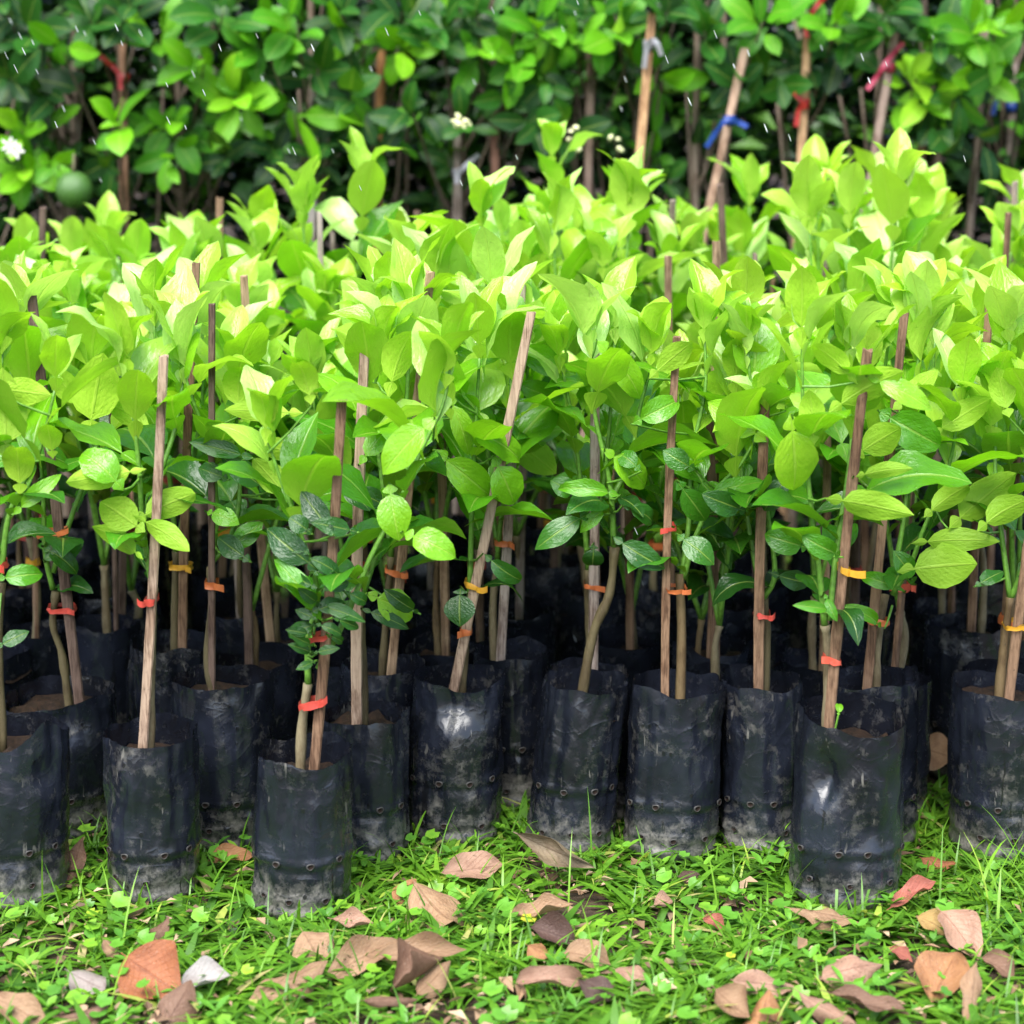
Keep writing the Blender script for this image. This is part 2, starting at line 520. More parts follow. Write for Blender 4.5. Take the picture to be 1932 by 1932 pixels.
LEAF, BUSHLEAF = [], []
for i in range(16):
    me = leaf_mesh('citrus_leaf', 100 + i, wr=U(.48, .62), droop=U(.2, 1.3), fold=U(.10, .60), wave=U(.03, .07), pw=U(.80, .98),
                   q=U(.62, .80), curl=U(0, .4), wing=U(.14, .28), pet=U(.22, .34), twist=U(-.4, .4), ny=8)
    me.materials.append(M['leaf']); LEAF.append(me)
FLAT = []
for i in range(10):
    me = leaf_mesh('citrus_leaf', 150 + i, wr=.60, droop=U(.3, 1.1), fold=U(.10, .42), wave=U(.03, .06), pw=U(.80, .95),
                   q=U(.62, .76), curl=U(0, .3), wing=U(.14, .26), pet=U(.19, .27), twist=U(-.2, .2), ny=9)
    me.materials.append(M['leaf']); FLAT.append(me)
for i in range(8):
    me = leaf_mesh('bush_leaf', 200 + i, wr=U(.44, .58), droop=U(.1, .7), fold=U(.05, .3), wave=U(.01, .04), pw=U(.95, 1.15),
                   q=U(.55, .72), tipf=.08, wing=U(.02, .08), pet=U(.10, .16), twist=U(-.3, .3), ny=7)
    me.materials.append(M['bushleaf']); BUSHLEAF.append(me)


def leaf_matrix(base, axis, normal, length, wscale=1.0):
    a = axis.normalized()
    n = (normal - a * normal.dot(a))
    if n.length < 1e-5: n = Vector((0, 0, 1)) - a * a.z
    if n.length < 1e-5: n = Vector((0, 1, 0))
    n.normalize()
    x = a.cross(n)
    return Matrix(((x.x * length * wscale, a.x * length, n.x * length, base.x),
                   (x.y * length * wscale, a.y * length, n.y * length, base.y),
                   (x.z * length * wscale, a.z * length, n.z * length, base.z), (0, 0, 0, 1)))


def put_leaf(parent, base, axis, normal, length, age, pool=None, wscale=1.0, jitter=0.07, name='leaf', pet=0.2):
    o = child(name, RND.choice(pool or LEAF), parent)
    base = Vector(base)
    o.matrix_basis = leaf_matrix(base + Vector(axis).normalized() * (pet * length), Vector(axis), Vector(normal), length, wscale)
    if age > .75 and pool is None and RND.random() < .20: age += .2
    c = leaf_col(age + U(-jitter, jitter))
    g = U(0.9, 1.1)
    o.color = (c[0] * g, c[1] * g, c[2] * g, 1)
    return o


# ---------------------------------------------------------------- seedling parts
BAG_Z = lambda h, seed=0.0: ((0.37 + .05 * sin(seed * 5)) * h, (0.165 + .02 * sin(seed * 9)) * h)


def bag_radius(seed, r, h, th, z, dents, sq):
    a = th + sq[1]
    p = sq[0]
    k = (abs(cos(a)) ** p + abs(sin(a)) ** p) ** (-1 / p)
    rr = r * k
    t = z / h
    if t < 0.06: rr *= 0.90 + 0.10 * sin(pi / 2 * t / 0.06)
    rr *= (1 + 0.02 * sin(pi * t)) * (1 + .07 * noise.noise((seed, .5, 2.2)) * (t - .5)) * (1 + .05 * cos(2 * (th - seed * 2.3)))
    fl = abs(noise.noise((cos(th) * 2.4 + seed, sin(th) * 2.4, t * 1.6)))
    rr -= .0035 * max(0, 1 - fl * 3.2) ** 1.5 * (.3 + t)
    wob1, wob2 = 0.012 * h * noise.noise((cos(th) * 1.3, sin(th) * 1.3, seed)), 0.012 * h * noise.noise((cos(th) * 1.3, sin(th) * 1.3, seed + 9))
    z1, z2 = BAG_Z(h, seed)
    for zz, am in ((z1 + wob1, .0042), (z2 + wob2, .0036), (0.055 * h + wob1, .004)):
        d = (z - zz) / (0.014 * h / .26 * .26)
        d = (z - zz) / 0.0055
        rr += am * math.exp(-d * d) * (0.5 + 0.9 * abs(noise.noise((cos(th) * 2, sin(th) * 2, zz * 30 + seed))))
        d2 = (z - zz + 0.011) / 0.008
        rr -= 0.6 * am * math.exp(-d2 * d2)
    v = Vector((cos(th) * 1.7, sin(th) * 1.7, z * 9 + seed * 3.7))
    rr += 0.0062 * noise.noise(v) + 0.0028 * noise.noise(v * 2.7)
    rg = 1 - abs(noise.noise(Vector((cos(th) * 2.2 + seed, sin(th) * 2.2, z * 14))))
    rr += 0.0036 * (rg ** 7) * (0.35 + 1.0 * max(0, t - .55) + 1.2 * max(0, .4 - t))
    for sm in (sq[1] + 2.2, sq[1] + 2.2 + pi, sq[1] + 3.6):       # folded gussets of the flat tube
        q = math.atan2(sin(th - sm), cos(th - sm)) / .055
        rr += .0022 * math.exp(-q * q)
        q2 = math.atan2(sin(th - sm - .2), cos(th - sm - .2)) / .16
        rr -= .0020 * math.exp(-q2 * q2)
    for (dt, dz, wt, wz, am) in dents:
        q = math.atan2(sin(th - dt), cos(th - dt)) / wt
        w = (t - dz) / wz
        e = math.exp(-(q * q + w * w) * 1.2)
        rr -= am * e
    return rr


def bag_mesh(seed, r, h, soil, dents=(), lean=(0, 0), rim=(), n=80, rings=44):
    """a soft tube: outer wall, wavy rim, inner wall down to the soil, and the base"""
    sq = (2.25 + 0.5 * noise.noise((seed, 1.3, 0)), seed * 1.1)
    V, Fc = [], []
    tops = []
    for j in range(n):
        th = 2 * pi * j / n
        dz = 0.012 * noise.noise((cos(th) * 1.2, sin(th) * 1.2, seed * 5)) + 0.0022 * noise.noise((cos(th) * 4, sin(th) * 4, seed * 5))
        for (rt, wt, am) in rim:
            q = math.atan2(sin(th - rt), cos(th - rt)) / wt
            dz += am * math.exp(-q * q)
        tops.append(h + dz)

    def P(th, z, rr): return (rr * cos(th) + lean[0] * z, rr * sin(th) + lean[1] * z, z)
    for i in range(rings + 1):
        t = i / rings
        for j in range(n):
            th = 2 * pi * j / n
            z = t * (h if t < .7 else h + (tops[j] - h) * ((t - .7) / .3))
            V.append(P(th, z, bag_radius(seed, r, h, th, min(z, h * 1.05), dents, sq)))
    inner = 5
    for i in range(0, inner + 1):
        t = i / inner
        for j in range(n):
            th = 2 * pi * j / n
            z = tops[j] + (soil - 0.012 - tops[j]) * t
            V.append(P(th, z, bag_radius(seed, r, h, th, min(z, h * 1.05), dents, sq) - 0.0010))
    rows = rings + inner + 2
    for i in range(rows - 1):
        if i == rings: continue                 # the lip is a clean cut edge
        for j in range(n):
            k = (j + 1) % n
            Fc.append((i * n + j, i * n + k, (i + 1) * n + k, (i + 1) * n + j))
    Fc.append(tuple(range(n))[::-1])
    me = bpy.data.meshes.new('grow_bag')
    me.from_pydata(V, [], Fc)
    me.polygons.foreach_set('use_smooth', [True] * len(Fc))
    me.materials.append(M['bag'])
    me.update()
    return me, sq


def hole_mesh():
    mb = MB()
    n = 10
    prof = [(0.0066, -0.0008), (0.0052, 0.0010), (0.0042, 0.0004), (0.0037, -0.0010)]
    for (rr, z) in prof:
        for j in range(n):
            a = 2 * pi * j / n
            k = 1 + 0.13 * sin(2 * a + 1) + 0.1 * sin(3 * a)
            mb.v.append(Vector((rr * k * cos(a), rr * k * sin(a), z)))
    for i in range(3):
        for j in range(n):
            k = (j + 1) % n
            mb.f.append((i * n + j, i * n + k, (i + 1) * n + k, (i + 1) * n + j)); mb.m.append(0 if i < 2 else 1)
    mb.f.append(tuple(3 * n + j for j in range(n))); mb.m.append(1)
    return mb.build('drain_hole', [M['hole'], M['holein']])


HOLE = hole_mesh()


def add_holes(bag, seed, r, h, dents, sq, lean, angles):
    for zi, zz in enumerate(BAG_Z(h, seed)):
        for a in angles:
            th = a + (0.25 if zi else 0) + 0.25 * noise.noise((a * 3, seed, zi))
            if zi and noise.noise((a * 7, seed * 2, 3)) > 0.25: continue
            z = zz + 0.004 * noise.noise((a, seed, zi * 3))
            rr = bag_radius(seed, r, h, th, z, dents, sq) + 0.0012
            o = child('drain_hole', HOLE, bag)
            nrm = Vector((cos(th), sin(th), 0.05)).normalized()
            p = Vector((rr * cos(th) + lean[0] * z, rr * sin(th) + lean[1] * z, z))
            o.matrix_basis = Matrix.Translation(p) @ nrm.to_track_quat('Z', 'Y').to_matrix().to_4x4()


def soil_mesh(seed, rad):
    """rad(theta): how far the soil reaches inside the bag"""
    mb = MB(); n = 28
    mb.v.append(Vector((0, 0, 0.004)))
    for k in range(1, 6):
        for j in range(n):
            a = 2 * pi * j / n
            rr = rad(a) * k / 5
            mb.v.append(Vector((rr * cos(a), rr * sin(a), 0.016 * noise.noise((rr * cos(a) * 40, rr * sin(a) * 40, seed)) + .009 * noise.noise((rr * cos(a) * 110, rr * sin(a) * 110, seed)))))
    for j in range(n): mb.f.append((0, 1 + j, 1 + (j + 1) % n)); mb.m.append(0)
    for k in range(4):
        for j in range(n):
            a, b = 1 + k * n + j, 1 + k * n + (j + 1) % n
            mb.f.append((a, a + n, b + n, b)); mb.m.append(0)
    return mb.build('soil', [M['soil']])


def stake_mesh(p0, p1, w, d, seed):
    """split bamboo slat with faintly wavy edges, nodes and a rough cut end"""
    r = random.Random(seed)
    mb = MB(); n = 16
    p0, p1 = Vector(p0), Vector(p1)
    ax = (p1 - p0).normalized()
    rot = r.uniform(-.35, .35)
    x = Vector((cos(rot), sin(rot), 0)); x = (x - ax * x.dot(ax)).normalized(); y = ax.cross(x)
    bow = r.uniform(-.006, .006)
    for i in range(n + 1):
        t = i / n
        c = p0.lerp(p1, t) + x * (bow * sin(pi * t))
        k = 1 - 0.10 * t + 0.05 * r.uniform(-1, 1)
        if i in (5, 11): k *= 1.10
        ww, dd = w * k / 2, d * k / 2
        prof = [(-1, -.35), (-.75, -1), (.75, -1), (1, -.35), (.9, .7), (0, 1), (-.9, .7)]
        for (a, b) in prof:
            e = r.uniform(-.0035, .0035) if i == n else 0
            mb.v.append(c + x * (a * ww) + y * (b * dd) + ax * e)
    m = 7
    for i in range(n):
        for j in range(m):
            k = (j + 1) % m
            mb.f.append((i * m + j, i * m + k, (i + 1) * m + k, (i + 1) * m + j)); mb.m.append(0)
    mb.f.append(tuple(n * m + j for j in range(m))); mb.m.append(0)
    mb.f.append(tuple(range(m))[::-1]); mb.m.append(0)
    me = mb.build('stake', [M['stake']], smooth=False)
    return me


def band_mesh(c, half, depth, hgt, ang, tail, seed):
    """tape wound round a stake and the stem beside it, one end sticking out"""
    r = random.Random(seed); n = 16
    V, Fc = [], []
    ca, sa = cos(ang), sin(ang)

    def pt(x, y, z): return Vector((c[0] + x * ca, c[1] + y, c[2] + z + x * sa))
    for row, z in enumerate((-hgt / 2, 0, hgt / 2)):
        for j in range(n):
            a = 2 * pi * j / n
            px = half * abs(cos(a)) ** .6 * (1 if cos(a) > 0 else -1); py = depth * abs(sin(a)) ** .6 * (1 if sin(a) > 0 else -1)
            k = 1 + (0.10 * r.uniform(-1, 1))
            V.append(pt(px * k, py * k, z + 0.0022 * r.uniform(-1, 1)))
    for row in range(2):
        for j in range(n):
            k = (j + 1) % n
            Fc.append((row * n + j, row * n + k, (row + 1) * n + k, (row + 1) * n + j))
    if tail:
        sg = 1 if tail > 0 else -1
        b = len(V); k = 5
        bend = r.uniform(.2, .9)
        for i in range(k):
            t = i / (k - 1)
            for z in (-hgt / 2, hgt / 2):
                V.append(pt(sg * (half * .55 + abs(tail) * t), -depth * 1.12 - 0.006 * sin(3 * t) * bend, z * (1 + .15 * t) + bend * .008 * t * t * (1 if seed % 2 else -1)))
        for i in range(k - 1):
            Fc.append((b + 2 * i, b + 2 * i + 2, b + 2 * i + 3, b + 2 * i + 1))
    me = bpy.data.meshes.new('tie_tape')
    me.from_pydata([tuple(v) for v in V], [], Fc)
    me.polygons.foreach_set('use_smooth', [True] * len(Fc))
    me.materials.append(M['tape']); me.update()
    return me


TAPE = {'red': (0.56, 0.075, 0.055), 'orange': (0.60, 0.17, 0.055), 'yellow': (0.70, 0.37, 0.035), 'salmon': (0.76, 0.13, 0.08)}
STAKECOL = {'tan': (0.33, 0.220, 0.135), 'brown': (0.215, 0.130, 0.078), 'dark': (0.13, 0.085, 0.065), 'grey': (0.33, 0.27, 0.235), 'pink': (0.37, 0.265, 0.190)}
BARKCOL = [(0.13, 0.090, 0.042), (0.17, 0.14, 0.08), (0.09, 0.072, 0.034)]


def along(pl, z):
    """point of a polyline at height z"""
    for a, b in zip(pl, pl[1:]):
        if (a.z - z) * (b.z - z) <= 0 and abs(a.z - b.z) > 1e-6:
            return a.lerp(b, (z - a.z) / (b.z - a.z))
    return min(pl, key=lambda p: abs(p.z - z)).copy()


def shoot_leaves(root, pl, zmin, n_per_m, age0, age1, size=1.0, first=0.0, upright=1.0, gam=1.5):
    """leaves set spirally along one shoot (root-local coordinates)"""
    L = [0.0]
    for a, b in zip(pl, pl[1:]): L.append(L[-1] + (b - a).length)
    tot = L[-1]
    step = 1.0 / n_per_m
    s = first + U(0, step); az = U(0, 6.28); k = 0
    while s < tot:
        i = max(0, min(len(pl) - 2, next((q for q in range(len(L) - 1) if L[q + 1] >= s), len(L) - 2)))
        t = (s - L[i]) / max(1e-6, L[i + 1] - L[i])
        p = pl[i].lerp(pl[i + 1], t)
        f = s / tot
        if p.z > zmin:
            az += 2.4 + U(-.35, .35)
            el = (0.22 + 0.98 * f ** 1.3 + U(-.35, .35)) * upright
            d = Vector((cos(az) * cos(el), sin(az) * cos(el), sin(el)))
            nrm = Vector((-cos(az) * sin(el), -sin(az) * sin(el), cos(el))) + Vector((U(-.45, .45), U(-.45, .45), U(-.1, .3)))
            ln = size * (0.160 * (.52 + .48 * min(1, f / .45)) * (1 - .22 * max(0, f - .6) / .4)) * U(.78, 1.18)
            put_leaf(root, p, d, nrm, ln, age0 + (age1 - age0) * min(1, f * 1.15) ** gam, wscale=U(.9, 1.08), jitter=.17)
        s += step * U(.75, 1.25) * (1.0 - 0.35 * f)
    # tuft at the tip
    p = pl[-1]
    for q in range(3):
        az += 2.4
        el = U(.95, 1.35)
        d = Vector((cos(az) * cos(el), sin(az) * cos(el), sin(el)))
        nrm = Vector((-cos(az), -sin(az), .4))
        put_leaf(root, p, d, nrm, size * U(.085, .130), age1, wscale=U(.8, 1.0))


def stem_obj(root, rootstock, shoots, twigs=(), r0=0.0075, bark=None):
    mb = MB()
    rs = spline(rootstock, 5)
    rad = []
    for i, p in enumerate(rs):
        t = i / (len(rs) - 1)
        rad.append(r0 * (1.12 - .25 * t) * (1 + .22 * noise.noise((p.z * 60, p.x * 50, r0 * 1000)) + .22 * max(0, noise.noise((p.z * 25, 3.3, r0 * 700)))) * (1.28 if t > .93 else 1))
    mb.tube(rs, rad, 8, 0)
    lines = []
    for sh in shoots:
        pl = spline(sh, 5); lines.append(pl)
        L = len(pl)
        mb.tube(pl, [0.0055 * (1 - .62 * i / L) for i in range(L)], 6, 1)
    for (a, b) in twigs:
        m = (Vector(a) + Vector(b)) / 2 + Vector((0, 0, -.004))
        mb.tube([a, m, b], [.0024, .002, .0017], 5, 1, cap=False)
    me = mb.build('stem', [M['bark'], M['shoot']])
    o = child('stem', me, root)
    c = bark or RND.choice(BARKCOL)
    o.color = (*c, 1)
    return o, rs, lines


# ---------------------------------------------------------------- the front seedlings, laid out one by one
# bag: rim centre x, width, front rim y, front foot y, foot centre x ; stake: foot -> tip ; all as seen in the photograph
H = {}


def hero(key, label, bag, stake, rootstock, shoots, tapes, stakecol='tan', dents=(), rim=(), soil=0.035, stake_w=0.0178, density=15, ages=(.22, 1.0), zleaf=0.42, size=1.0):
    rx, w, ry, fy, fx = bag
    g = ground(fx, fy)
    r = 0.5 * w / F * (g - Vector((0, 0, HC))).length * 1.0
    yc = g.y + r * 0.93
    soil += .012
    h = at_y(rx, ry, g.y + r * 0.06).z
    base = Vector((at_y(fx, fy - 6, yc).x, yc, 0))
    topx = at_y(rx, ry, yc).x
    lean = ((topx - base.x) / h, 0)
    root = thing('citrus_seedling', label, 'seedling', base, 'citrus seedlings in black grow bags')
    seed = len(H) * 1.37 + 2.1
    me, sq = bag_mesh(seed, r, h, h - soil, dents, lean, rim)
    bo = child('grow_bag', me, root)
    add_holes(bo, seed, r, h, dents, sq, lean, [-pi / 2 - 1.0, -pi / 2 - .35, -pi / 2 + .32, -pi / 2 + .95])
    so = child('soil', soil_mesh(seed, lambda a: bag_radius(seed, r, h, a, h - soil, dents, sq) - .004), root)
    so.location = (lean[0] * h, 0, h - soil)
    loc = lambda px, py, dy=0.0: at_y(px, py, yc + dy) - base
    sz = h - soil - .01
    s1 = None
    if stake:
        (ax, ay), (bx, by) = stake
        s0, s1 = loc(ax, ay, -.012), loc(bx, by, -.055)
        d = (s1 - s0) / (s1.z - s0.z)
        s0 = s0 + d * (sz - s0.z)
        st = child('stake', stake_mesh(s0, s1, stake_w * U(.92, 1.08), .009, int(seed * 100)), root)
        c = STAKECOL[stakecol]; q = U(.9, 1.12); st.color = (c[0] * q, c[1] * q, c[2] * q, 1)
    rs = [loc(*p, .004) for p in rootstock]
    rs[0] = Vector((rs[0].x, rs[0].y, sz))
    shl = []
    for si, sh in enumerate(shoots):
        k = len(sh); dy = (-.035, .03, -.06, .06)[si % 4]
        shl.append([loc(*p, .004 + dy * (i / max(1, k - 1))) for i, p in enumerate(sh)])
    H[key] = dict(root=root, base=base, yc=yc, r=r, h=h, rs=rs, shoots=shl, stake=(s0, s1) if stake else None, twigs=[], loc=loc,
                  args=(density, ages, zleaf, size), n=0)
    for ti, (tx, ty, col, tail) in enumerate(tapes):
        p = loc(tx, ty)
        pts = [along(rs + (shl[0] if shl else []), p.z)]
        if stake: pts.append(s0 + (s1 - s0) * ((p.z - s0.z) / (s1.z - s0.z)))
        x0, x1 = min(q.x for q in pts), max(q.x for q in pts)
        if x1 - x0 > .035: x0 = pts[-1].x; x1 = x0
        half = (x1 - x0) / 2 + .0098
        y0, y1 = min(q.y for q in pts), max(q.y for q in pts)
        if y1 - y0 > .05: y0 = y1 = pts[-1].y
        t = child('tie_tape', band_mesh(((x0 + x1) / 2, (y0 + y1) / 2, p.z), half, (y1 - y0) / 2 + .0095, U(.0075, .0115), U(-.32, .32), tail * 1.1, ti + int(seed * 10)), root)
        t.color = (*TAPE[col], 1)
    return H[key]


hero('A', 'citrus seedling with tall pale tan stake in dusty rain-streaked bag left of centre', (286, 172, 1403, 1712, 291), ((270, 1400), (309, 672)),
     [(281, 1400), (284, 1250), (289, 1110)], [[(288, 1110), (270, 1000), (262, 880), (250, 770), (240, 700)], [(272, 985), (300, 900), (330, 810), (345, 720)]],
     [(272, 1127, 'red', -.012)], 'pink', zleaf=.48)
hero('K', 'citrus seedling with knotty brown stem and thin dark stake behind the dusty front bag', (420, 190, 1303, 1612, 425), ((400, 1130), (400, 573)),
     [(405, 1300), (392, 1240), (399, 1150), (398, 1070)], [[(400, 1070), (408, 960), (395, 850), (355, 730), (330, 640)], [(400, 1060), (432, 1020), (452, 940), (448, 820), (440, 700)]],
     [(404, 1100, 'orange', .016)], 'dark', rim=((-1.2, .5, .01),), stake_w=.012, zleaf=.46, soil=.028)
hero('L', 'citrus seedling with crooked knobbly stem and dark leaning stake near the left edge', (117, 206, 1335, 1592, 120), ((148, 1305), (60, 560)),
     [(130, 1305), (118, 1240), (100, 1180), (106, 1115)], [[(100, 1112), (85, 1040), (80, 900), (62, 760), (48, 610)], [(100, 1080), (140, 960), (185, 830), (170, 720)]],
     [(118, 1145, 'red', .012), (105, 1000, 'orange', .018)], 'dark', rim=((-2.3, .6, -.012), (-.6, .4, .012)), dents=((-1.2, .9, .5, .14, .012),), soil=.02, zleaf=.44)
hero('M', 'citrus seedling in crumpled bag with folded rim corner, cut by the left edge', (30, 194, 1402, 1722, 30), ((-24, 1395), (-50, 700)),
     [(5, 1400), (-2, 1250), (2, 1100)], [[(2, 1085), (15, 980), (42, 915), (75, 850), (105, 730)], [(0, 1085), (-20, 920), (-5, 800), (5, 660)]],
     [(-8, 1060, 'red', .012)], 'brown', rim=((-.75, .35, .030), (-1.7, .6, -.008)), dents=((-.85, .80, .28, .10, .010),), soil=.028, zleaf=.42)
hero('B', 'citrus seedling in nearest shiny bag with brown stake and two red tapes', (575, 181, 1440, 1742, 570), ((593, 1440), (645, 757)),
     [(565, 1440), (570, 1370), (581, 1290)], [[(581, 1290), (582, 1200), (600, 1120), (565, 1000), (528, 900), (505, 830)], [(600, 1262), (650, 1170), (700, 1050), (752, 950), (795, 850), (835, 765), (850, 690)]],
     [(588, 1322, 'red', .014), (602, 1196, 'red', -.014)], 'brown', zleaf=.44, density=17, ages=(.08, .9), rim=((-pi / 2, .8, -.004),))
hero('D', 'citrus seedling with straight tan stake showing brown soil, behind the nearest bag', (690, 162, 1367, 1632, 690), ((674, 1360), (688, 655)),
     [(686, 1360), (684, 1250), (680, 1150)], [[(680, 1150), (672, 1000), (668, 900), (690, 790), (720, 680)], [(682, 1130), (735, 960), (760, 840), (770, 700), (775, 600)]],
     [(670, 1066, 'red', -.012), (672, 1250, 'red', 0)][:1], 'pink', rim=((0, .4, .012),), soil=.016, zleaf=.50)
hero('E', 'citrus seedling with long leaning pale stake in bag with deeply dented glossy front', (865, 174, 1300, 1600, 856), ((857, 1295), (1003, 588)),
     [(868, 1295), (877, 1210), (886, 1130)], [[(886, 1130), (889, 1010), (891, 930), (898, 790), (905, 670)], [(886, 1120), (905, 1060), (930, 900), (960, 780), (965, 660)]],
     [(897, 1100, 'yellow', .018), (872, 1187, 'orange', -.008)], 'pink', dents=((-pi / 2, .90, .62, .15, .030),), rim=((-pi / 2, .45, -.012), (-2.5, .5, .006)), zleaf=.44, soil=.04)
hero('N', 'citrus seedling with olive stem in shaded bag behind the dented glossy bag', (966, 142, 1244, 1530, 966), ((945, 1230), (986, 515)),
     [(934, 1230), (930, 1150), (938, 1060)], [[(938, 1060), (950, 950), (985, 800), (1000, 640)], [(940, 1040), (920, 880), (935, 720), (930, 560)]],
     [(975, 1018, 'orange', .01)], 'grey', zleaf=.52)
hero('F', 'citrus seedling with bare tan bent stem in leaning bag, big leaf at foot', (1104, 166, 1300, 1618, 1074), None,
     [(1092, 1302), (1118, 1200), (1150, 1120), (1160, 1032)], [[(1158, 1032), (1152, 920), (1126, 800), (1118, 740), (1115, 640)], [(1154, 940), (1190, 870), (1205, 780), (1230, 690)]],
     [], 'grey', zleaf=.50, rim=((-pi / 2, .8, -.006),), soil=.05)
hero('J', 'citrus seedling showing soil inside its open bag behind the leaning bag', (1112, 160, 1285, 1560, 1112), ((1118, 1270), (1122, 585)),
     [(1122, 1262), (1112, 1180), (1110, 1075)], [[(1110, 1075), (1100, 960), (1085, 820), (1060, 690)], [(1112, 1060), (1135, 940), (1150, 800), (1160, 640)]],
     [(1112, 1100, 'orange', .016)], 'grey', soil=.014, zleaf=.52)
hero('G', 'citrus seedling with knotty dark stake between red and orange tapes in broad bag', (1278, 178, 1314, 1630, 1263), ((1256, 1310), (1277, 637)),
     [(1283, 1310), (1286, 1200), (1282, 1082)], [[(1290, 1090), (1310, 1020), (1352, 925), (1398, 875), (1440, 800)], [(1286, 1090), (1300, 985), (1305, 860), (1330, 740), (1330, 640)]],
     [(1258, 990, 'red', -.012), (1276, 1107, 'orange', .014)], 'brown', stake_w=.014, zleaf=.48, rim=((-2.4, .5, .012), (-.6, .5, .006)), soil=.045)
hero('H', 'citrus seedling with reddish tape in narrow shaded bag between two broad bags', (1436, 150, 1300, 1618, 1432), ((1432, 1300), (1443, 760)),
     [(1441, 1300), (1446, 1210), (1440, 1130)], [[(1440, 1130), (1462, 1080), (1445, 950), (1425, 800), (1410, 660)], [(1440, 1130), (1420, 1040), (1400, 900), (1390, 740)]],
     [(1437, 1155, 'red', .01)], 'brown', zleaf=.42, ages=(.05, .95), rim=((-.5, .4, .01),), soil=.045)
hero('C', 'citrus seedling with long brown stake, yellow and salmon tapes in largest front bag', (1603, 202, 1370, 1720, 1592), ((1567, 1350), (1637, 660)),
     [(1560, 1345), (1563, 1250), (1557, 1180)], [[(1556, 1180), (1546, 1080), (1531, 960), (1525, 900), (1515, 770), (1513, 640)], [(1565, 1170), (1578, 1040), (1602, 880), (1610, 760), (1600, 680)]],
     [(1592, 1068, 'yellow', .024), (1571, 1240, 'salmon', -.012)], 'brown', dents=((-2.15, .72, .30, .13, .026), (-1.2, .45, .5, .12, .010),), rim=((-pi / 2 + .2, .7, -.010), (pi, .5, .010)), soil=.05, stake_w=.0185, zleaf=.47)
hero('O', 'citrus seedling with dark stake and pale cut stem behind the largest front bag', (1642, 176, 1302, 1612, 1634), ((1636, 1300), (1706, 592)),
     [(1653, 1300), (1656, 1220), (1670, 1122)], [[(1684, 1122), (1720, 1060), (1742, 1000), (1790, 880), (1812, 750)], [(1680, 1112), (1702, 1000), (1716, 880), (1720, 760), (1740, 640)]],
     [(1656, 1167, 'orange', -.008), (1690, 1020, 'yellow', .01)][:1], 'brown', rim=((0, .5, .022),), zleaf=.46)
hero('I', 'citrus seedling with yellow knotted tape on cut stem near the right edge', (1895, 196, 1320, 1634, 1890), ((1905, 1310), (1958, 900)),
     [(1885, 1310), (1893, 1230), (1906, 1127)], [[(1908, 1130), (1932, 1060), (1950, 950), (1962, 820)], [(1906, 1130), (1890, 1010), (1878, 900), (1880, 780)]],
     [(1906, 1175, 'yellow', .008)], 'brown', rim=((pi, .5, .012),), soil=.018, zleaf=.50)
hero('P', 'citrus seedling in deep shade behind and left of the right edge bag', (1818, 150, 1195, 1480, 1818), ((1834, 1170), (1868, 560)),
     [(1852, 1170), (1856, 1090), (1850, 1020)], [[(1850, 1020), (1840, 900), (1830, 760), (1850, 620)], [(1850, 1020), (1880, 900), (1900, 740)]],
     [], 'brown', zleaf=.56, soil=.02)
hero('V', 'citrus seedling with yellow tape in shade between two left front bags', (318, 150, 1228, 1525, 318), ((345, 1225), (370, 497)),
     [(328, 1225), (330, 1130), (332, 1040)], [[(332, 1040), (320, 900), (300, 760), (290, 600)], [(332, 1040), (360, 900), (385, 720), (380, 600)]],
     [(342, 1065, 'yellow', .01)], 'brown', zleaf=.54)
hero('T', 'citrus seedling with orange tape in shade behind the straight tan stake', (722, 160, 1268, 1555, 722), ((740, 1250), (812, 512)),
     [(718, 1250), (730, 1150), (738, 1050)], [[(738, 1050), (745, 920), (770, 760), (800, 600)], [(738, 1050), (720, 900), (705, 760), (715, 600)]],
     [(745, 1075, 'orange', .012)], 'tan', zleaf=.54)

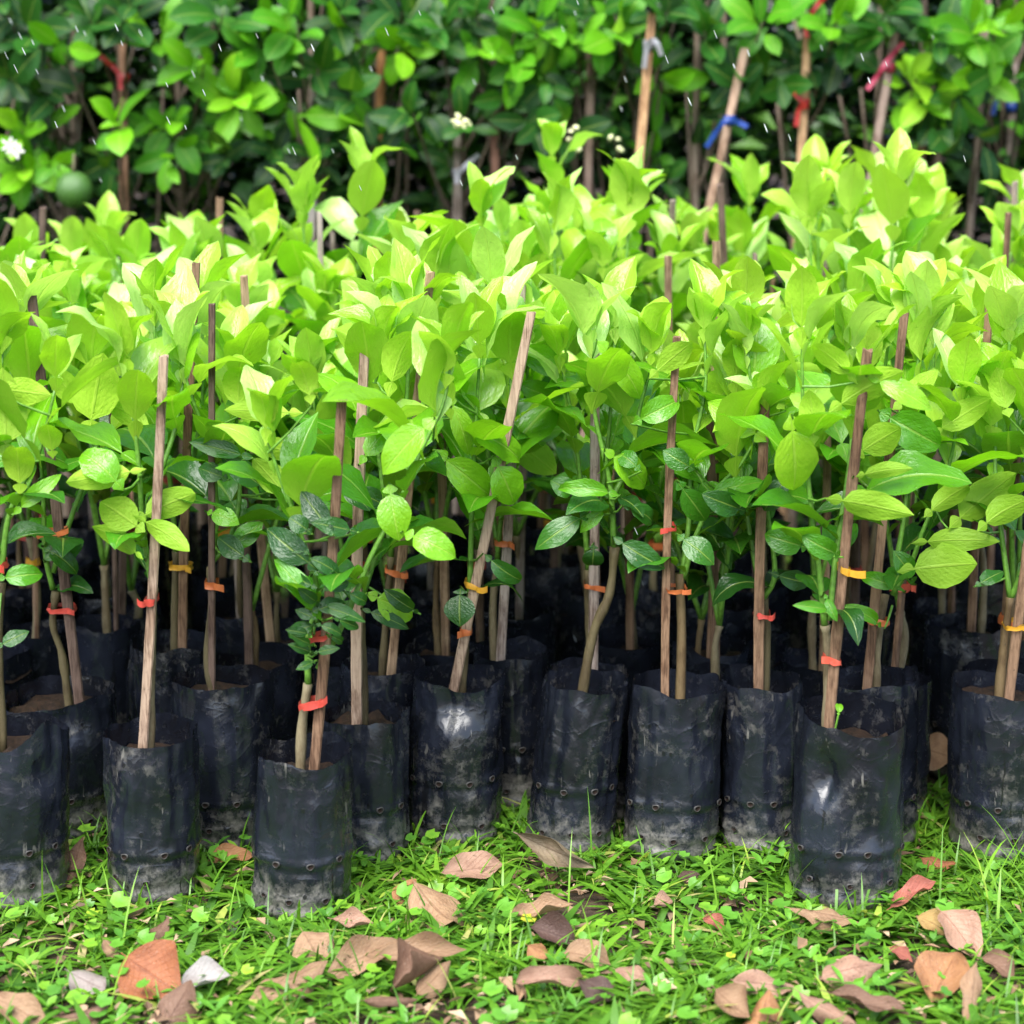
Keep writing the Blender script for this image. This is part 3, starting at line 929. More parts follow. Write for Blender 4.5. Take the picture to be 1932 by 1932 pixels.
# leaves that can be picked out on the front seedlings: foot x,y  tip x,y  width  face(t/u)  tone  plant
SIG = """12 837 3 694 78 u 1 M|5 735 95 745 50 u .95 M|173 792 193 664 84 u .95 L|212 730 295 742 36 t .75 L|205 762 290 808 42 u .85 L|98 850 88 792 42 u .9 M
37 912 30 824 56 u .95 M|40 957 116 892 24 t .8 M|245 890 115 912 44 u 1 A|218 908 150 842 62 t .75 A|275 972 378 922 52 u .62 A|258 992 186 942 62 u .6 A
275 985 364 1038 40 u .68 A|255 1042 178 987 36 u .72 A|455 858 356 832 34 t .3 K|490 915 418 860 42 t .3 K|533 927 478 864 50 u .62 K|577 862 472 832 40 u .85 K
545 778 422 772 38 u 1 K|432 832 388 792 40 u .9 K|450 765 451 675 58 u .95 K|583 745 560 664 48 u .9 B|437 1032 497 984 38 t .6 K|400 968 450 985 36 t .72 K
582 1062 497 994 52 t .12 B|617 992 566 926 44 t .12 B|592 1148 520 1046 30 t .6 B|10 1090 88 1080 38 t .6 M|98 1048 158 1020 44 t .3 L|94 1040 153 1080 36 t .25 L
5 1215 54 1190 28 t .2 M|800 808 717 893 70 t .85 B|737 932 752 1022 62 t .88 B|780 1012 863 1048 54 t .86 B|712 1128 788 1165 62 t .9 D|842 868 943 950 62 t .82 E
893 815 1001 866 58 t .8 E|855 765 890 863 40 t .85 E|940 880 976 958 64 t .82 E|965 832 1056 892 58 u .75 N|1095 978 1006 1034 46 t .38 F|1138 963 1092 1004 24 t .65 F
1148 930 1047 914 22 t .65 F|1158 862 1231 922 54 t .82 F|1144 662 1222 753 60 t .85 F|1175 1025 1256 1076 44 t .25 F|927 1057 991 1106 34 t .25 E|868 1122 866 1182 56 t .18 E
1120 1036 1117 1075 46 t .2 J|985 660 1086 706 50 t .8 N|980 725 1082 768 44 t .75 N|1495 812 1503 938 80 t .95 C|1588 762 1708 690 56 u .85 C|1590 945 1720 968 54 u .68 C
1632 895 1718 880 30 u .7 C|1680 788 1783 848 68 t .6 O|1628 850 1705 803 58 u .8 O|1725 1074 1848 1060 78 u .68 O|1750 1022 1882 1016 42 u .66 O|1812 977 1916 888 58 u .7 O
1758 963 1836 904 40 u .66 O|1862 987 1940 935 52 u .7 I|1778 808 1876 745 46 u .9 O|1512 1030 1440 1008 48 t .55 G|1576 1044 1516 1014 40 t .5 C|1290 1018 1350 1062 48 t .4 G
1288 922 1338 990 48 t .38 G|1480 908 1438 966 46 t .22 H|1425 818 1332 755 58 t .88 G|1345 928 1450 904 30 t .6 G|1655 1176 1598 1138 22 t .6 O|1690 1108 1614 1080 28 t .6 O
1470 1086 1536 1104 36 t .12 H|1535 820 1528 732 46 u .9 C|740 720 775 612 62 u .95 D|850 660 835 570 54 u .95 T|690 860 745 790 42 t .8 D|845 770 815 690 46 u .9 D
905 770 930 850 36 t .7 N|1060 640 1085 530 62 t .85 N|1210 790 1290 750 46 t .7 G|1240 700 1310 640 44 u .8 G|1360 800 1420 740 40 u .85 H|1470 760 1420 700 46 u .85 H
1700 760 1770 700 44 u .85 O|1600 705 1530 640 46 u .9 C|1660 720 1765 770 44 t .85 C|1900 770 1880 690 46 u .8 I|150 760 90 690 44 u .9 L|230 690 260 600 44 u .9 V
660 1000 590 985 34 t .2 B|640 1085 590 1050 30 t .18 B|600 1150 655 1135 32 t .16 B|612 1145 690 1170 26 t .3 B|590 1180 535 1200 28 t .2 B|585 1230 545 1215 20 t .2 B
720 950 672 925 40 t .25 D|650 920 700 960 40 t .2 D|780 1150 725 1115 30 t .15 D|700 1155 775 1185 28 t .15 D|1560 1150 1500 1140 16 t .6 C|1560 1130 1578 1172 18 t .5 C
1582 1345 1584 1322 14 t .75 C|420 900 370 880 36 t .35 K|460 1050 405 1010 40 t .2 K|1190 960 1245 985 38 t .3 F|1080 930 1040 905 36 t .4 J|1200 880 1165 850 34 t .5 F
1300 880 1250 850 40 t .4 G|1395 960 1330 935 44 t .25 G|1720 1090 1690 1040 40 t .5 O|1770 900 1835 850 40 t .35 P|1800 850 1860 800 44 u .8 P|1850 1100 1895 1075 30 t .25 I|590 1250 560 1262 16 t 0.20 B|600 1230 640 1222 18 t 0.20 B|585 1215 548 1198 18 t 0.25 B|606 1180 648 1196 20 t 0.20 B|590 1165 556 1150 20 t 0.15 B|612 1150 650 1128 20 t 0.30 B|596 1135 565 1112 22 t 0.15 B|620 1110 660 1098 24 t 0.20 B|588 1105 552 1085 24 t 0.15 B|600 1080 640 1062 24 t 0.25 B|575 1040 540 1020 30 t 0.15 B|660 1120 700 1140 24 t 0.25 B|640 1170 680 1185 22 t 0.30 B|580 1195 540 1188 18 t 0.15 B|625 1200 655 1215 16 t 0.30 B|580 1000 545 975 34 t 0.20 B"""
UPV = Vector((0, 0, 1))
for row in SIG.replace('\n', '|').split('|'):
    bx, by, tx, ty, wpx, face, age, key = row.split()
    bx, by, tx, ty, wpx, age = map(float, (bx, by, tx, ty, wpx, age))
    h = H[key]
    dy = -U(.04, .085)
    p = h['loc'](bx, by, dy); q = h['loc'](tx, ty, dy + U(-.03, .03))
    ax = q - p
    L = ax.length * 1.02
    to = (Vector((0, 0, HC)) - (h['base'] + p)).normalized()
    n = to + Vector((U(-.35, .35), U(-.2, .2), U(-.1, .45)))
    if face == 'u': n = -(to + Vector((U(-.35, .35), U(-.2, .2), U(-.35, .1))))
    wpx3 = wpx / F * (h['base'] + p - Vector((0, 0, HC))).length
    wsc = max(.55, min(1.7, wpx3 / (L * .55)))
    put_leaf(h['root'], p, ax, n, L / 1.0, age, pool=FLAT, wscale=wsc, jitter=.04, pet=0.0)
    # petiole back to the nearest shoot
    near = min((s for pl in h['shoots'] for s in spline(pl, 4)), key=lambda s: (s - p).length)
    p = p - ax.normalized() * (.19 * L)
    if key == 'C' and ty > 1300: h['twigs'].append((p + Vector((-.006, .012, -.04)), p))
    elif .006 < (near - p).length < .16:
        tgt = near - Vector((0, 0, min(.02, .3 * (near - p).length)))
        h['twigs'].append((tgt, p - ax.normalized() * .004))
    h['n'] += 1

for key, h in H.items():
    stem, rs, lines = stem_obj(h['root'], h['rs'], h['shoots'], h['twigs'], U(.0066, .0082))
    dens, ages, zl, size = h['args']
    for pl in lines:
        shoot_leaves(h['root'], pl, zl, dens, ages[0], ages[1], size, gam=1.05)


# ---------------------------------------------------------------- the rows behind: nine seedlings grown once, then copied
def prototype(idx):
    """a seedling standing at the origin, bag 0.26 m, stake tip at 1 m"""
    root = thing('citrus_seedling', 'x', 'seedling', (0, 0, 0), 'citrus seedlings in black grow bags')
    seed = 60 + idx * 2.3
    r, h, soil = U(.068, .076), U(.245, .275), U(.03, .055)
    me, sq = bag_mesh(seed, r, h, h - soil, (), (U(-.05, .05), U(-.05, .05)), ((U(0, 6), .5, .012),), n=36, rings=24)
    child('grow_bag', me, root)
    so = child('soil', soil_mesh(seed, lambda a: bag_radius(seed, r, h, a, h - soil, (), sq) - .004), root); so.location = (0, 0, h - soil)
    g = h + U(.10, .17)
    a = U(0, 6.28)
    rs = [Vector((cos(a) * .012, sin(a) * .012, h - soil - .01)), Vector((cos(a) * .02 + U(-.01, .01), sin(a) * .02, h + .06)), Vector((cos(a) * .016, sin(a) * .016, g))]
    shoots = []
    for k in range(3):
        b = a + k * 2.1 + U(-.5, .5)
        top = U(.80, .97) - .05 * k
        sp = U(.05, .11)
        shoots.append([rs[-1].copy(), Vector((rs[-1].x + cos(b) * sp * .5, rs[-1].y + sin(b) * sp * .5, g + (top - g) * .4)),
                       Vector((rs[-1].x + cos(b) * sp, rs[-1].y + sin(b) * sp, g + (top - g) * .75)), Vector((rs[-1].x + cos(b) * sp * 1.15, rs[-1].y + sin(b) * sp * 1.15, top))])
    o, rsl, lines = stem_obj(root, rs, shoots, (), U(.0062, .0078))
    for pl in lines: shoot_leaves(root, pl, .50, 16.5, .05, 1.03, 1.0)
    s0 = Vector((-.008, -.012, h - soil - .01)); s1 = Vector((U(-.03, .03), U(-.03, .01), 1.0))
    st = child('stake', stake_mesh(s0, s1, .0175, .010, 900 + idx), root)
    st.color = (*STAKECOL[RND.choice(list(STAKECOL))], 1)
    z = h + U(.06, .2)
    q = s0 + (s1 - s0) * ((z - s0.z) / (s1.z - s0.z)); w = along(rsl, z)
    t = child('tie_tape', band_mesh(((q.x + w.x) / 2, (q.y + w.y) / 2, z), abs(q.x - w.x) / 2 + .0105, abs(q.y - w.y) / 2 + .0105, .0145, 0, .012, idx), root)
    t.color = (*TAPE[RND.choice(list(TAPE))], 1)
    return root


PROTO = [prototype(i) for i in range(9)]
SRC = [kids(p) for p in PROTO]
TOPZ = [sorted((c.matrix_basis @ Vector((0, .9, 0))).z for c in q if c.name.startswith('leaf'))[-4] for q in SRC]


def copy_seedling(i, loc, rot, sc, stake_h, label):
    src = PROTO[i]
    o = src.copy(); C.objects.link(o)
    o.location = loc; o.rotation_euler = (0, 0, rot)
    o['label'] = label
    g = U(.92, 1.08); wm = U(.9, 1.12)
    notape = RND.random() < .5
    for ch in SRC[i]:
        if notape and ch.name.startswith('tie_tape'): continue
        c = ch.copy(); C.objects.link(c); c.parent = o
        nm = ch.name.split('.')[0]
        if nm == 'stake':
            q = STAKECOL[RND.choice(('brown', 'brown', 'dark', 'dark', 'grey', 'tan'))]; w = U(.65, 1.0); c.color = (q[0] * w, q[1] * w, q[2] * w, 1)  # rear stakes coloured darker: the shade under the canopy is put into their colour
            c.scale = (1, 1, stake_h)
            if stake_h > .87: c.location = Matrix.Rotation(-rot, 3, 'Z') @ Vector((0, -.05, 0)); c.rotation_euler = (U(-.04, .04), U(-.045, .045), 0)
        elif nm == 'leaf':
            k = ch.color
            c.color = (k[0] * g * wm, k[1] * g, k[2] * g, 1)
            m = ch.matrix_basis.copy(); m.translation.z *= sc; c.matrix_basis = m
        elif nm == 'stem':
            c.scale = (1, 1, sc)
        elif nm == 'tie_tape':
            c.color = (*TAPE[RND.choice(list(TAPE))], 1)
    return o


taken = [(h['base'].x, h['base'].y) for h in H.values()]
tips = [(210, 500), (515, 515), (650, 437), (742, 505), (808, 460), (412, 372), (822, 395), (1183, 592), (1264, 480), (1270, 375), (1350, 608),
        (1398, 345), (1375, 455), (1425, 477), (1462, 255), (1925, 340), (1885, 400), (45, 385), (105, 390), (1560, 420), (590, 400), (1030, 430)]
spots = []
for (px, py) in tips:
    for hh in (.95, .99, .92, 1.03, 1.07, 1.11, 1.15, 1.2, .88, .84):
        g = ground(px, py, hh)
        if 3.80 < g.y < 5.25 and all((g.x - a) ** 2 + (g.y - b) ** 2 > .145 ** 2 for a, b in taken):
            spots.append((g.x, g.y, hh)); taken.append((g.x, g.y)); break
y = 3.86
k = 0
while y < 5.25:
    half = .5 * W / F * y * 1.02 + .14
    x = -half + (0.09 if k % 2 else 0)
    while x < half:
        a, b = x + U(-.03, .03), y + U(-.03, .03)
        if all((a - c) ** 2 + (b - d) ** 2 > .150 ** 2 for c, d in taken):
            spots.append((a, b, U(.70, .86))); taken.append((a, b))
        x += .175
    y += .165; k += 1
ORD = ['first', 'second', 'third', 'fourth', 'fifth', 'sixth', 'seventh', 'eighth', 'ninth', 'tenth', 'eleventh', 'twelfth', 'thirteenth', 'fourteenth', 'fifteenth', 'sixteenth', 'seventeenth', 'eighteenth', 'nineteenth', 'twentieth']
LINE = [(-200, 420), (0, 430), (120, 400), (300, 395), (450, 390), (540, 300), (790, 290), (850, 385), (950, 360), (1050, 300), (1150, 235), (1250, 320), (1380, 360), (1480, 290),
        (1580, 265), (1700, 270), (1790, 340), (1850, 380), (1932, 330), (2200, 330)]


def skyline(px):
    for (a, p), (b, q) in zip(LINE, LINE[1:]):
        if a <= px <= b: return p + (q - p) * (px - a) / (b - a)
    return 380


rows = {}
for s in spots: rows.setdefault(int((s[1] - 3.72) / .19), []).append(s)
first_use = set()
for rk in sorted(rows):
    for ci, (x, yy, sh) in enumerate(sorted(rows[rk])):
        look = 'stake tip above lime leaves' if sh > .87 else 'lime leaves hiding its stake'
        lab = 'citrus seedling with %s, %s row behind front bags, %s from left' % (look, ORD[rk], ORD[ci])
        # how high the block stands, from left to right, at its back edge
        px = 966 + x / yy * F
        f = U(.95, 1.05)
        zt = at_y(px, skyline(px), yy).z
        i = RND.randrange(9)
        if yy > 4.5: f = zt / TOPZ[i] * U(.92, 1.04)
        else: f = min(f, zt / TOPZ[i])
        f = max(.76, f)
        if sh > .87: f = min(f, .87 * sh)
        copy_seedling(i, (x, yy, 0), U(0, 6.28), f, sh, lab)
for p in PROTO:
    for c in kids(p): bpy.data.objects.remove(c, do_unlink=True)
    bpy.data.objects.remove(p, do_unlink=True)


# ---------------------------------------------------------------- the bushes behind
YB = 5.85


def ribbon_mesh(pts, w):
    V, Fc = [], []
    for i, p in enumerate(pts):
        d = Vector(pts[min(i + 1, len(pts) - 1)]) - Vector(pts[max(0, i - 1)])
        s = d.cross(Vector((0, 1, 0)))
        s = s.normalized() if s.length > 1e-6 else Vector((1, 0, 0))
        s = (s + Vector((0, .5 * sin(i), 0))).normalized()
        for q in (-1, 1): V.append(tuple(Vector(p) + s * q * w / 2))
    for i in range(len(pts) - 1): Fc.append((2 * i, 2 * i + 1, 2 * i + 3, 2 * i + 2))
    me = bpy.data.meshes.new('ribbon'); me.from_pydata(V, [], Fc); me.materials.append(M['tape'])
    me.polygons.foreach_set('use_smooth', [True] * len(Fc)); me.update()
    return me


RIB = {'red': (0.40, 0.025, 0.025), 'blue': (0.02, 0.06, 0.30), 'pink': (0.34, 0.03, 0.07), 'white': (0.26, 0.26, 0.29)}
# label, foot x, stake (tip, foot) or None, stake colour, trunk leaning dx, ribbons [(x,y,col,[(dx,dy)..])]
BUSH = [
    ('leafy citrus bush with white blossom at far left of the hedge', -30, None, None, [], -.02),
    ('citrus bush bearing one round green fruit in the hedge', 95, None, None, [], .08),
    ('citrus bush with red ribbon high on its brown stake, left of hedge', 232, ((232, 55), (238, 420)), (.30, .17, .11), [(228, 150, 'red', [(0, 18), (-4, -12), (-22, -30), (-36, -42)])], 0),
    ('dark stemmed citrus bush behind a bright rosette of leaves in the hedge', 360, None, None, [], -.03),
    ('citrus bush with pale grey stake tip, left of the orange stake', 590, ((598, 62), (588, 420)), (.36, .31, .28), [], 0),
    ('citrus bush with short orange bamboo stake above a round bright leaf', 712, ((722, 28), (708, 420)), (.52, .25, .10), [], 0),
    ('citrus bush with grey trunk bound in white tape and yellowish buds', 860, ((866, 150), (862, 420)), (.22, .18, .16), [(862, 332, 'white', [(0, 14), (2, -4), (20, -22), (40, -38)])], .02),
    ('citrus bush with dull red-brown stems beside the white-taped trunk', 932, ((930, 170), (938, 420)), (.20, .10, .075), [], 0),
    ('citrus bush with thin pinkish stake in the middle of the hedge', 1112, ((1116, 60), (1106, 420)), (.36, .24, .20), [], 0),
    ('citrus bush with thick tan bamboo pole tied with white tape', 1200, ((1230, 26), (1192, 420)), (.50, .30, .16), [(1222, 85, 'white', [(-6, 40), (0, -2), (14, -6), (24, 18)])], 0),
    ('bare stemmed grey citrus bush between bamboo pole and blue ribbon', 1312, None, None, [], .0),
    ('citrus bush with slanting stake tied with blue ribbon', 1360, ((1406, 92), (1336, 420)), (.36, .24, .17), [(1372, 228, 'blue', [(-36, 46), (-18, 16), (0, -4), (18, 2), (36, 10)])], 0),
    ('citrus bush with tall stake wrapped in red ribbon at top and middle', 1512, ((1526, 30), (1506, 420)), (.44, .27, .15), [(1522, 48, 'red', [(0, 20), (2, -10), (14, -32), (32, -50)]), (1512, 196, 'red', [(-8, 40), (-4, 10), (6, 2), (-14, -20)])], 0),
    ('citrus bush with pink ribbon on a leaning grey stake', 1655, ((1690, 60), (1632, 420)), (.25, .18, .15), [(1668, 128, 'pink', [(-30, 38), (-12, 14), (0, -6), (20, -30), (32, -44)])], 0),
    ('citrus bush with yellow-green shoot on reddish stake, right of hedge', 1735, ((1742, 170), (1732, 420)), (.34, .19, .12), [], 0),
    ('citrus bush with crooked pale trunk near the right end of hedge', 1790, None, None, [], .09),
    ('citrus bush with scrap of blue ribbon at the right edge of hedge', 1905, ((1912, 120), (1898, 420)), (.22, .17, .15), [(1875, 205, 'blue', [(4, -14), (-2, 12)])], 0),
    ('citrus bush partly cut off by the right edge of photo', 2010, None, None, [], -.03),
]
bushes = []
for bi, (lab, fx, stk, scol, ribs, ln) in enumerate(BUSH):
    yb = YB + U(-.10, .12)
    base = Vector((at_y(fx, 340, yb).x, yb, 0))
    root = thing('citrus_bush', lab, 'bush', base, 'citrus bushes in the hedge')
    if stk:
        front = bi in (9, 11, 12, 13, 14)
        loc = lambda px, py: at_y(px, py, yb - (.25 if front else .03)) - base
        s1, s0 = loc(*stk[0]), loc(*stk[1])
        s0 = s0 + (s1 - s0) * ((-.0 - s0.z) / (s1.z - s0.z))
        so = child('stake', stake_mesh(s0, s1, .024, .02, 500 + bi), root); so.color = (*scol, 1)
        for (rx, ry, rc, pts) in ribs:
            c = at_y(rx, ry, yb - (.275 if front else .13)) - base
            pl = spline([c + Vector((dx / 720, U(-.012, .004), -dyy / 720)) for dx, dyy in pts], 4)
            ro = child('ribbon', ribbon_mesh(pl, .013), root); ro.color = (*RIB[rc], 1)
            kn = MB(); z0 = s0 + (s1 - s0) * ((c.z - s0.z) / (s1.z - s0.z))
            kn.tube([z0 + Vector((0, 0, -.012)), z0 + Vector((0, 0, .012))], .0145, 8)
            ro = child('ribbon', kn.build('ribbon', [M['tape']]), root); ro.color = (*RIB[rc], 1)
    bushes.append(dict(root=root, base=base, ln=ln, cl=[], y=yb))

# rosettes that can be picked out in the photograph: x, y, leaf size px, tone, leaves, facing (dx, dz)
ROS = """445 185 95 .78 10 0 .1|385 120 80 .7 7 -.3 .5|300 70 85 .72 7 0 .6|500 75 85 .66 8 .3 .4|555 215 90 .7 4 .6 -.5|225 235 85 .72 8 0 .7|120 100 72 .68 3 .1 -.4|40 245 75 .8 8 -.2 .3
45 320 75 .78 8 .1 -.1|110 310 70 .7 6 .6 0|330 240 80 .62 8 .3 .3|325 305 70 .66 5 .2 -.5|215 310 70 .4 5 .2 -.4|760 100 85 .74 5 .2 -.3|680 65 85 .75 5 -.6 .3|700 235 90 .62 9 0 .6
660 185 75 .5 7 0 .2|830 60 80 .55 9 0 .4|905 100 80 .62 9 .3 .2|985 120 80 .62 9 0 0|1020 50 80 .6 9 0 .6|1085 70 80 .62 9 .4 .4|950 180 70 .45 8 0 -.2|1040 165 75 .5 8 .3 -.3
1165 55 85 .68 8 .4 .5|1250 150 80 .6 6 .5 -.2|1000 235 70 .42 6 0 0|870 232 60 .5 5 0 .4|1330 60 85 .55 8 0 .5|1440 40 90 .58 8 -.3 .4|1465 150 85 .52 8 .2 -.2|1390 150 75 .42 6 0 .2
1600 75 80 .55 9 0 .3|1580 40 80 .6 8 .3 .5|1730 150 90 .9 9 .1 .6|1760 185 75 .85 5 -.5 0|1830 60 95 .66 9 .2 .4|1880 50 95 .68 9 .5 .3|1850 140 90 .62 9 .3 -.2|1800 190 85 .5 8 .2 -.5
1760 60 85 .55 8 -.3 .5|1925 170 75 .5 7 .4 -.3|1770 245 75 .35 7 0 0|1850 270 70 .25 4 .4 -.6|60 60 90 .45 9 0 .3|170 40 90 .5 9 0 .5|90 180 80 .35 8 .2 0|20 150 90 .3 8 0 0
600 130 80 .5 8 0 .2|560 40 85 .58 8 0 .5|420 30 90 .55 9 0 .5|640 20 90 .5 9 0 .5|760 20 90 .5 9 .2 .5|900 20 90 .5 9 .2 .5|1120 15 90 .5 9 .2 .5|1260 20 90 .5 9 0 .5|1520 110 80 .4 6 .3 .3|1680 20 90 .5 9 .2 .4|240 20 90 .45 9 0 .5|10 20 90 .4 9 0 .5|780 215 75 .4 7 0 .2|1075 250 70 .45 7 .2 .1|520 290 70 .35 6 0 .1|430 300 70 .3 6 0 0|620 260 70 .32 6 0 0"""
for row in ROS.replace('\n', '|').split('|'):
    px, py, sz, age, nl, dx, dz = map(float, row.split())
    c = at_y(px, py, YB - U(.16, .30))
    b = min(bushes, key=lambda b: abs(b['base'].x - c.x) + U(0, .03))
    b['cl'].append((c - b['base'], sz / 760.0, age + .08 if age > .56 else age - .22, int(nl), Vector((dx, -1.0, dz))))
for b in bushes:
    right = .38 < b['base'].x < 1.15
    for k in range(9 if not right else 2):
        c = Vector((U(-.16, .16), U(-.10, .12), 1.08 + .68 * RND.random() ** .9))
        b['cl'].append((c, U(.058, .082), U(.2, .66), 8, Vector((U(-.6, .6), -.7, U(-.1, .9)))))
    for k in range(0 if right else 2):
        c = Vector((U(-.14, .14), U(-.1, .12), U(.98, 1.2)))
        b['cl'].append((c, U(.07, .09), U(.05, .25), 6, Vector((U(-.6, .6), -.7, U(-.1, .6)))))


def rosette(root, c, d, n, size, age):
    d = d.normalized()
    x = d.orthogonal().normalized(); yv = d.cross(x)
    a = U(0, 6.28)
    for i in range(n):
        a += 2.4
        a += U(-.5, .5)
        el = 1.35 * sqrt((i + .5) / n) + U(-.25, .35)
        ax = d * cos(el) + (x * cos(a) + yv * sin(a)) * sin(el)
        nr = d * sin(el) - (x * cos(a) + yv * sin(a)) * cos(el) + Vector((U(-.5, .5), U(-.4, .4), U(0, .7)))
        off = -d * (.09 * i / n) + Vector((U(-.018, .018), U(-.01, .01), U(-.018, .018)))
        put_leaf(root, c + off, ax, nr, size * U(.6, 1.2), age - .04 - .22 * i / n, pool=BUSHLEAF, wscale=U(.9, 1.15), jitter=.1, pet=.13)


for b in bushes:
    mb = MB()
    ln = b['ln']
    tr = spline([Vector((0, 0, -.01)), Vector((ln * .3 + U(-.02, .02), U(-.02, .02), .5)), Vector((ln * .7, U(-.02, .02), 1.0)), Vector((ln, .03, 1.5)), Vector((ln + U(-.04, .04), .05, 1.85))], 5)
    mb.tube(tr, [.015 - .009 * i / (len(tr) - 1) for i in range(len(tr))], 7, 0)
    for s in range(2):
        q = [Vector((U(-.02, .02), U(0, .04), -.01)), Vector((U(-.07, .07), U(0, .06), .6)), Vector((U(-.12, .12), U(0, .08), 1.25))]
        sp = spline(q, 6); mb.tube(sp, [.010 - .006 * i / (len(sp) - 1) for i in range(len(sp))], 6, 0)
    for (c, sz, age, nl, d) in b['cl']:
        st = along(tr, max(.55, c.z - U(.15, .35)))
        sp = spline([st, (st + c) / 2 + Vector((0, .02, -.03)), c], 3)
        mb.tube(sp, [.006 - .0038 * i / (len(sp) - 1) for i in range(len(sp))], 5, 0, cap=False)
    t = child('trunk', mb.build('trunk', [M['bark']]), b['root'])
    t.color = (*RND.choice([(0.13, .10, .075), (.17, .13, .10), (.10, .075, .055)]), 1)
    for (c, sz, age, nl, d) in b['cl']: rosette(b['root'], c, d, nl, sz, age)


def on_bush(i, px, py, dy=-.22): return at_y(px, py, bushes[i]['y'] + dy) - bushes[i]['base']


# blossom, buds and the hanging fruit
def petal_mesh():
    mb = MB()
    for k in range(5):
        a = 2 * pi * k / 5; x, yv = Vector((cos(a), sin(a), 0)), Vector((-sin(a), cos(a), 0))
        b = len(mb.v)
        for (t, w, z) in ((.1, .12, 0), (.45, .36, .10), (.85, .34, .12), (1.05, .08, .05)):
            for s in (-1, 1): mb.v.append(x * t + yv * (s * w / 2) + Vector((0, 0, z)))
        for i in range(3): mb.f.append((b + 2 * i, b + 2 * i + 2, b + 2 * i + 3, b + 2 * i + 1)); mb.m.append(0)
    mb.tube([Vector((0, 0, 0)), Vector((0, 0, .4))], [.12, .05], 6, 1)
    return mb.build('flower', [M['flower'], M['bud']])


def bud_mesh():
    mb = MB()
    mb.tube([Vector((0, 0, z)) for z in (-.9, -.5, -.15, .3, .7, .9)], [.05, .06, .42, .5, .36, .06], 8, 0)
    return mb.build('bud', [M['bud']])


FL, BD = petal_mesh(), bud_mesh()
for (px, py) in ((25, 280), (32, 286), (17, 274)):
    o = child('flower', FL, bushes[0]['root'])
    o.matrix_basis = Matrix.Translation(on_bush(0, px, py, -.36)) @ Vector((U(-.4, .4), -1, U(0, .5))).to_track_quat('Z', 'Y').to_matrix().to_4x4() @ Matrix.Scale(.020, 4)


def buds(i, px, py, n, spread, dy):
    for k in range(n):
        o = child('bud', BD, bushes[i]['root'])
        p = on_bush(i, px + U(-spread, spread), py + U(-spread, spread), dy + U(-.02, .02))
        o.matrix_basis = Matrix.Translation(p) @ Vector((U(-1, 1), U(-1, .3), U(-.2, 1))).to_track_quat('Z', 'Y').to_matrix().to_4x4() @ Matrix.Scale(U(.009, .013), 4)


buds(6, 868, 232, 14, 17, -.30)
buds(8, 1072, 262, 9, 26, -.42)
buds(8, 1165, 275, 4, 14, -.42)
mb = MB()
NF = 20
for i in range(13):
    a = pi * i / 12
    for j in range(NF):
        b = 2 * pi * j / NF
        rr = .5 * sin(a) * (1 + .01 * sin(9 * b)); z = .48 * cos(a) - (.05 * math.exp(-(a / .22) ** 2)) + .03 * cos(a) ** 3
        mb.v.append(Vector((rr * cos(b), rr * sin(b), z)))
for i in range(12):
    for j in range(NF):
        k2 = (j + 1) % NF
        mb.f.append((i * NF + j, (i + 1) * NF + j, (i + 1) * NF + k2, i * NF + k2)); mb.m.append(0)
mb.tube([Vector((0, 0, .42)), Vector((.01, 0, .62)), Vector((.03, 0, .95))], [.05, .035, .03], 6, 1)
fo = child('fruit', mb.build('fruit', [M['fruit'], M['bark']]), bushes[1]['root'])
fo.matrix_basis = Matrix.Translation(on_bush(1, 140, 358, -.40)) @ Matrix.Scale(.092, 4)
fo.color = (.14, .13, .07, 1)


# ---------------------------------------------------------------- masses: thicket, grass, weeds, litter
def mass(name, V, Fc, tint, mat, kind='stuff', smooth=True):
    me = bpy.data.meshes.new(name)
    me.from_pydata(V, [], Fc)
    a = me.attributes.new('tint', 'FLOAT', 'POINT'); a.data.foreach_set('value', tint)
    me.polygons.foreach_set('use_smooth', [smooth] * len(Fc))
    me.materials.append(mat); me.update()
    o = link(name, me); o['kind'] = kind
    return o


V, Fc, T = [], [], []
for i in range(46000):
    y = 6.12 + 1.5 * RND.random() ** 1.5
    x = U(-2.9, 2.9)
    z = U(.02, 1.5) if RND.random() < .5 else U(.9, 2.6)
    z += .15 * noise.noise((x * 2, y * 2, 0))
    az = U(0, 6.28); el = U(-.6, .8)
    d = Vector((cos(az) * cos(el), sin(az) * cos(el), sin(el)))
    n = Vector((-cos(az) * sin(el), -sin(az) * sin(el), cos(el))); n = (n + Vector((U(-.4, .4), U(-.7, .2), U(-.4, .4)))).normalized()
    s = d.cross(n).normalized()
    L = U(.075, .125); w = L * U(.24, .30)
    b = len(V); p = Vector((x, y, z)); up = n * .012
    V += [tuple(p), tuple(p + d * L * .42 + s * w + up), tuple(p + d * L * .42 - s * w + up), tuple(p + d * L * .45), tuple(p + d * L - up)]
    Fc += [(b, b + 1, b + 3), (b, b + 3, b + 2), (b + 1, b + 4, b + 3), (b + 3, b + 4, b + 2)]
    T += [RND.random() ** 1.3] * 5
mass('thicket', V, Fc, T, M['thicket'], smooth=False)

BAGS = [(h['base'].x, h['base'].y, h['r']) for h in H.values()] + [(s[0], s[1], .072) for s in spots]


def clear(x, y, m=0.0):
    return all((x - a) ** 2 + (y - b) ** 2 > (r * .96 + m) ** 2 for a, b, r in BAGS if abs(b - y) < .12)


def bare(x, y):
    v = noise.noise((x * 3.1, y * 3.1, 4.2)) + .5 * noise.noise((x * 8, y * 8, 1.2))
    e = .55 * math.exp(-(((x - .60) / .20) ** 2 + ((y - 3.17) / .08) ** 2))
    return v + e


V, Fc, T = [], [], []


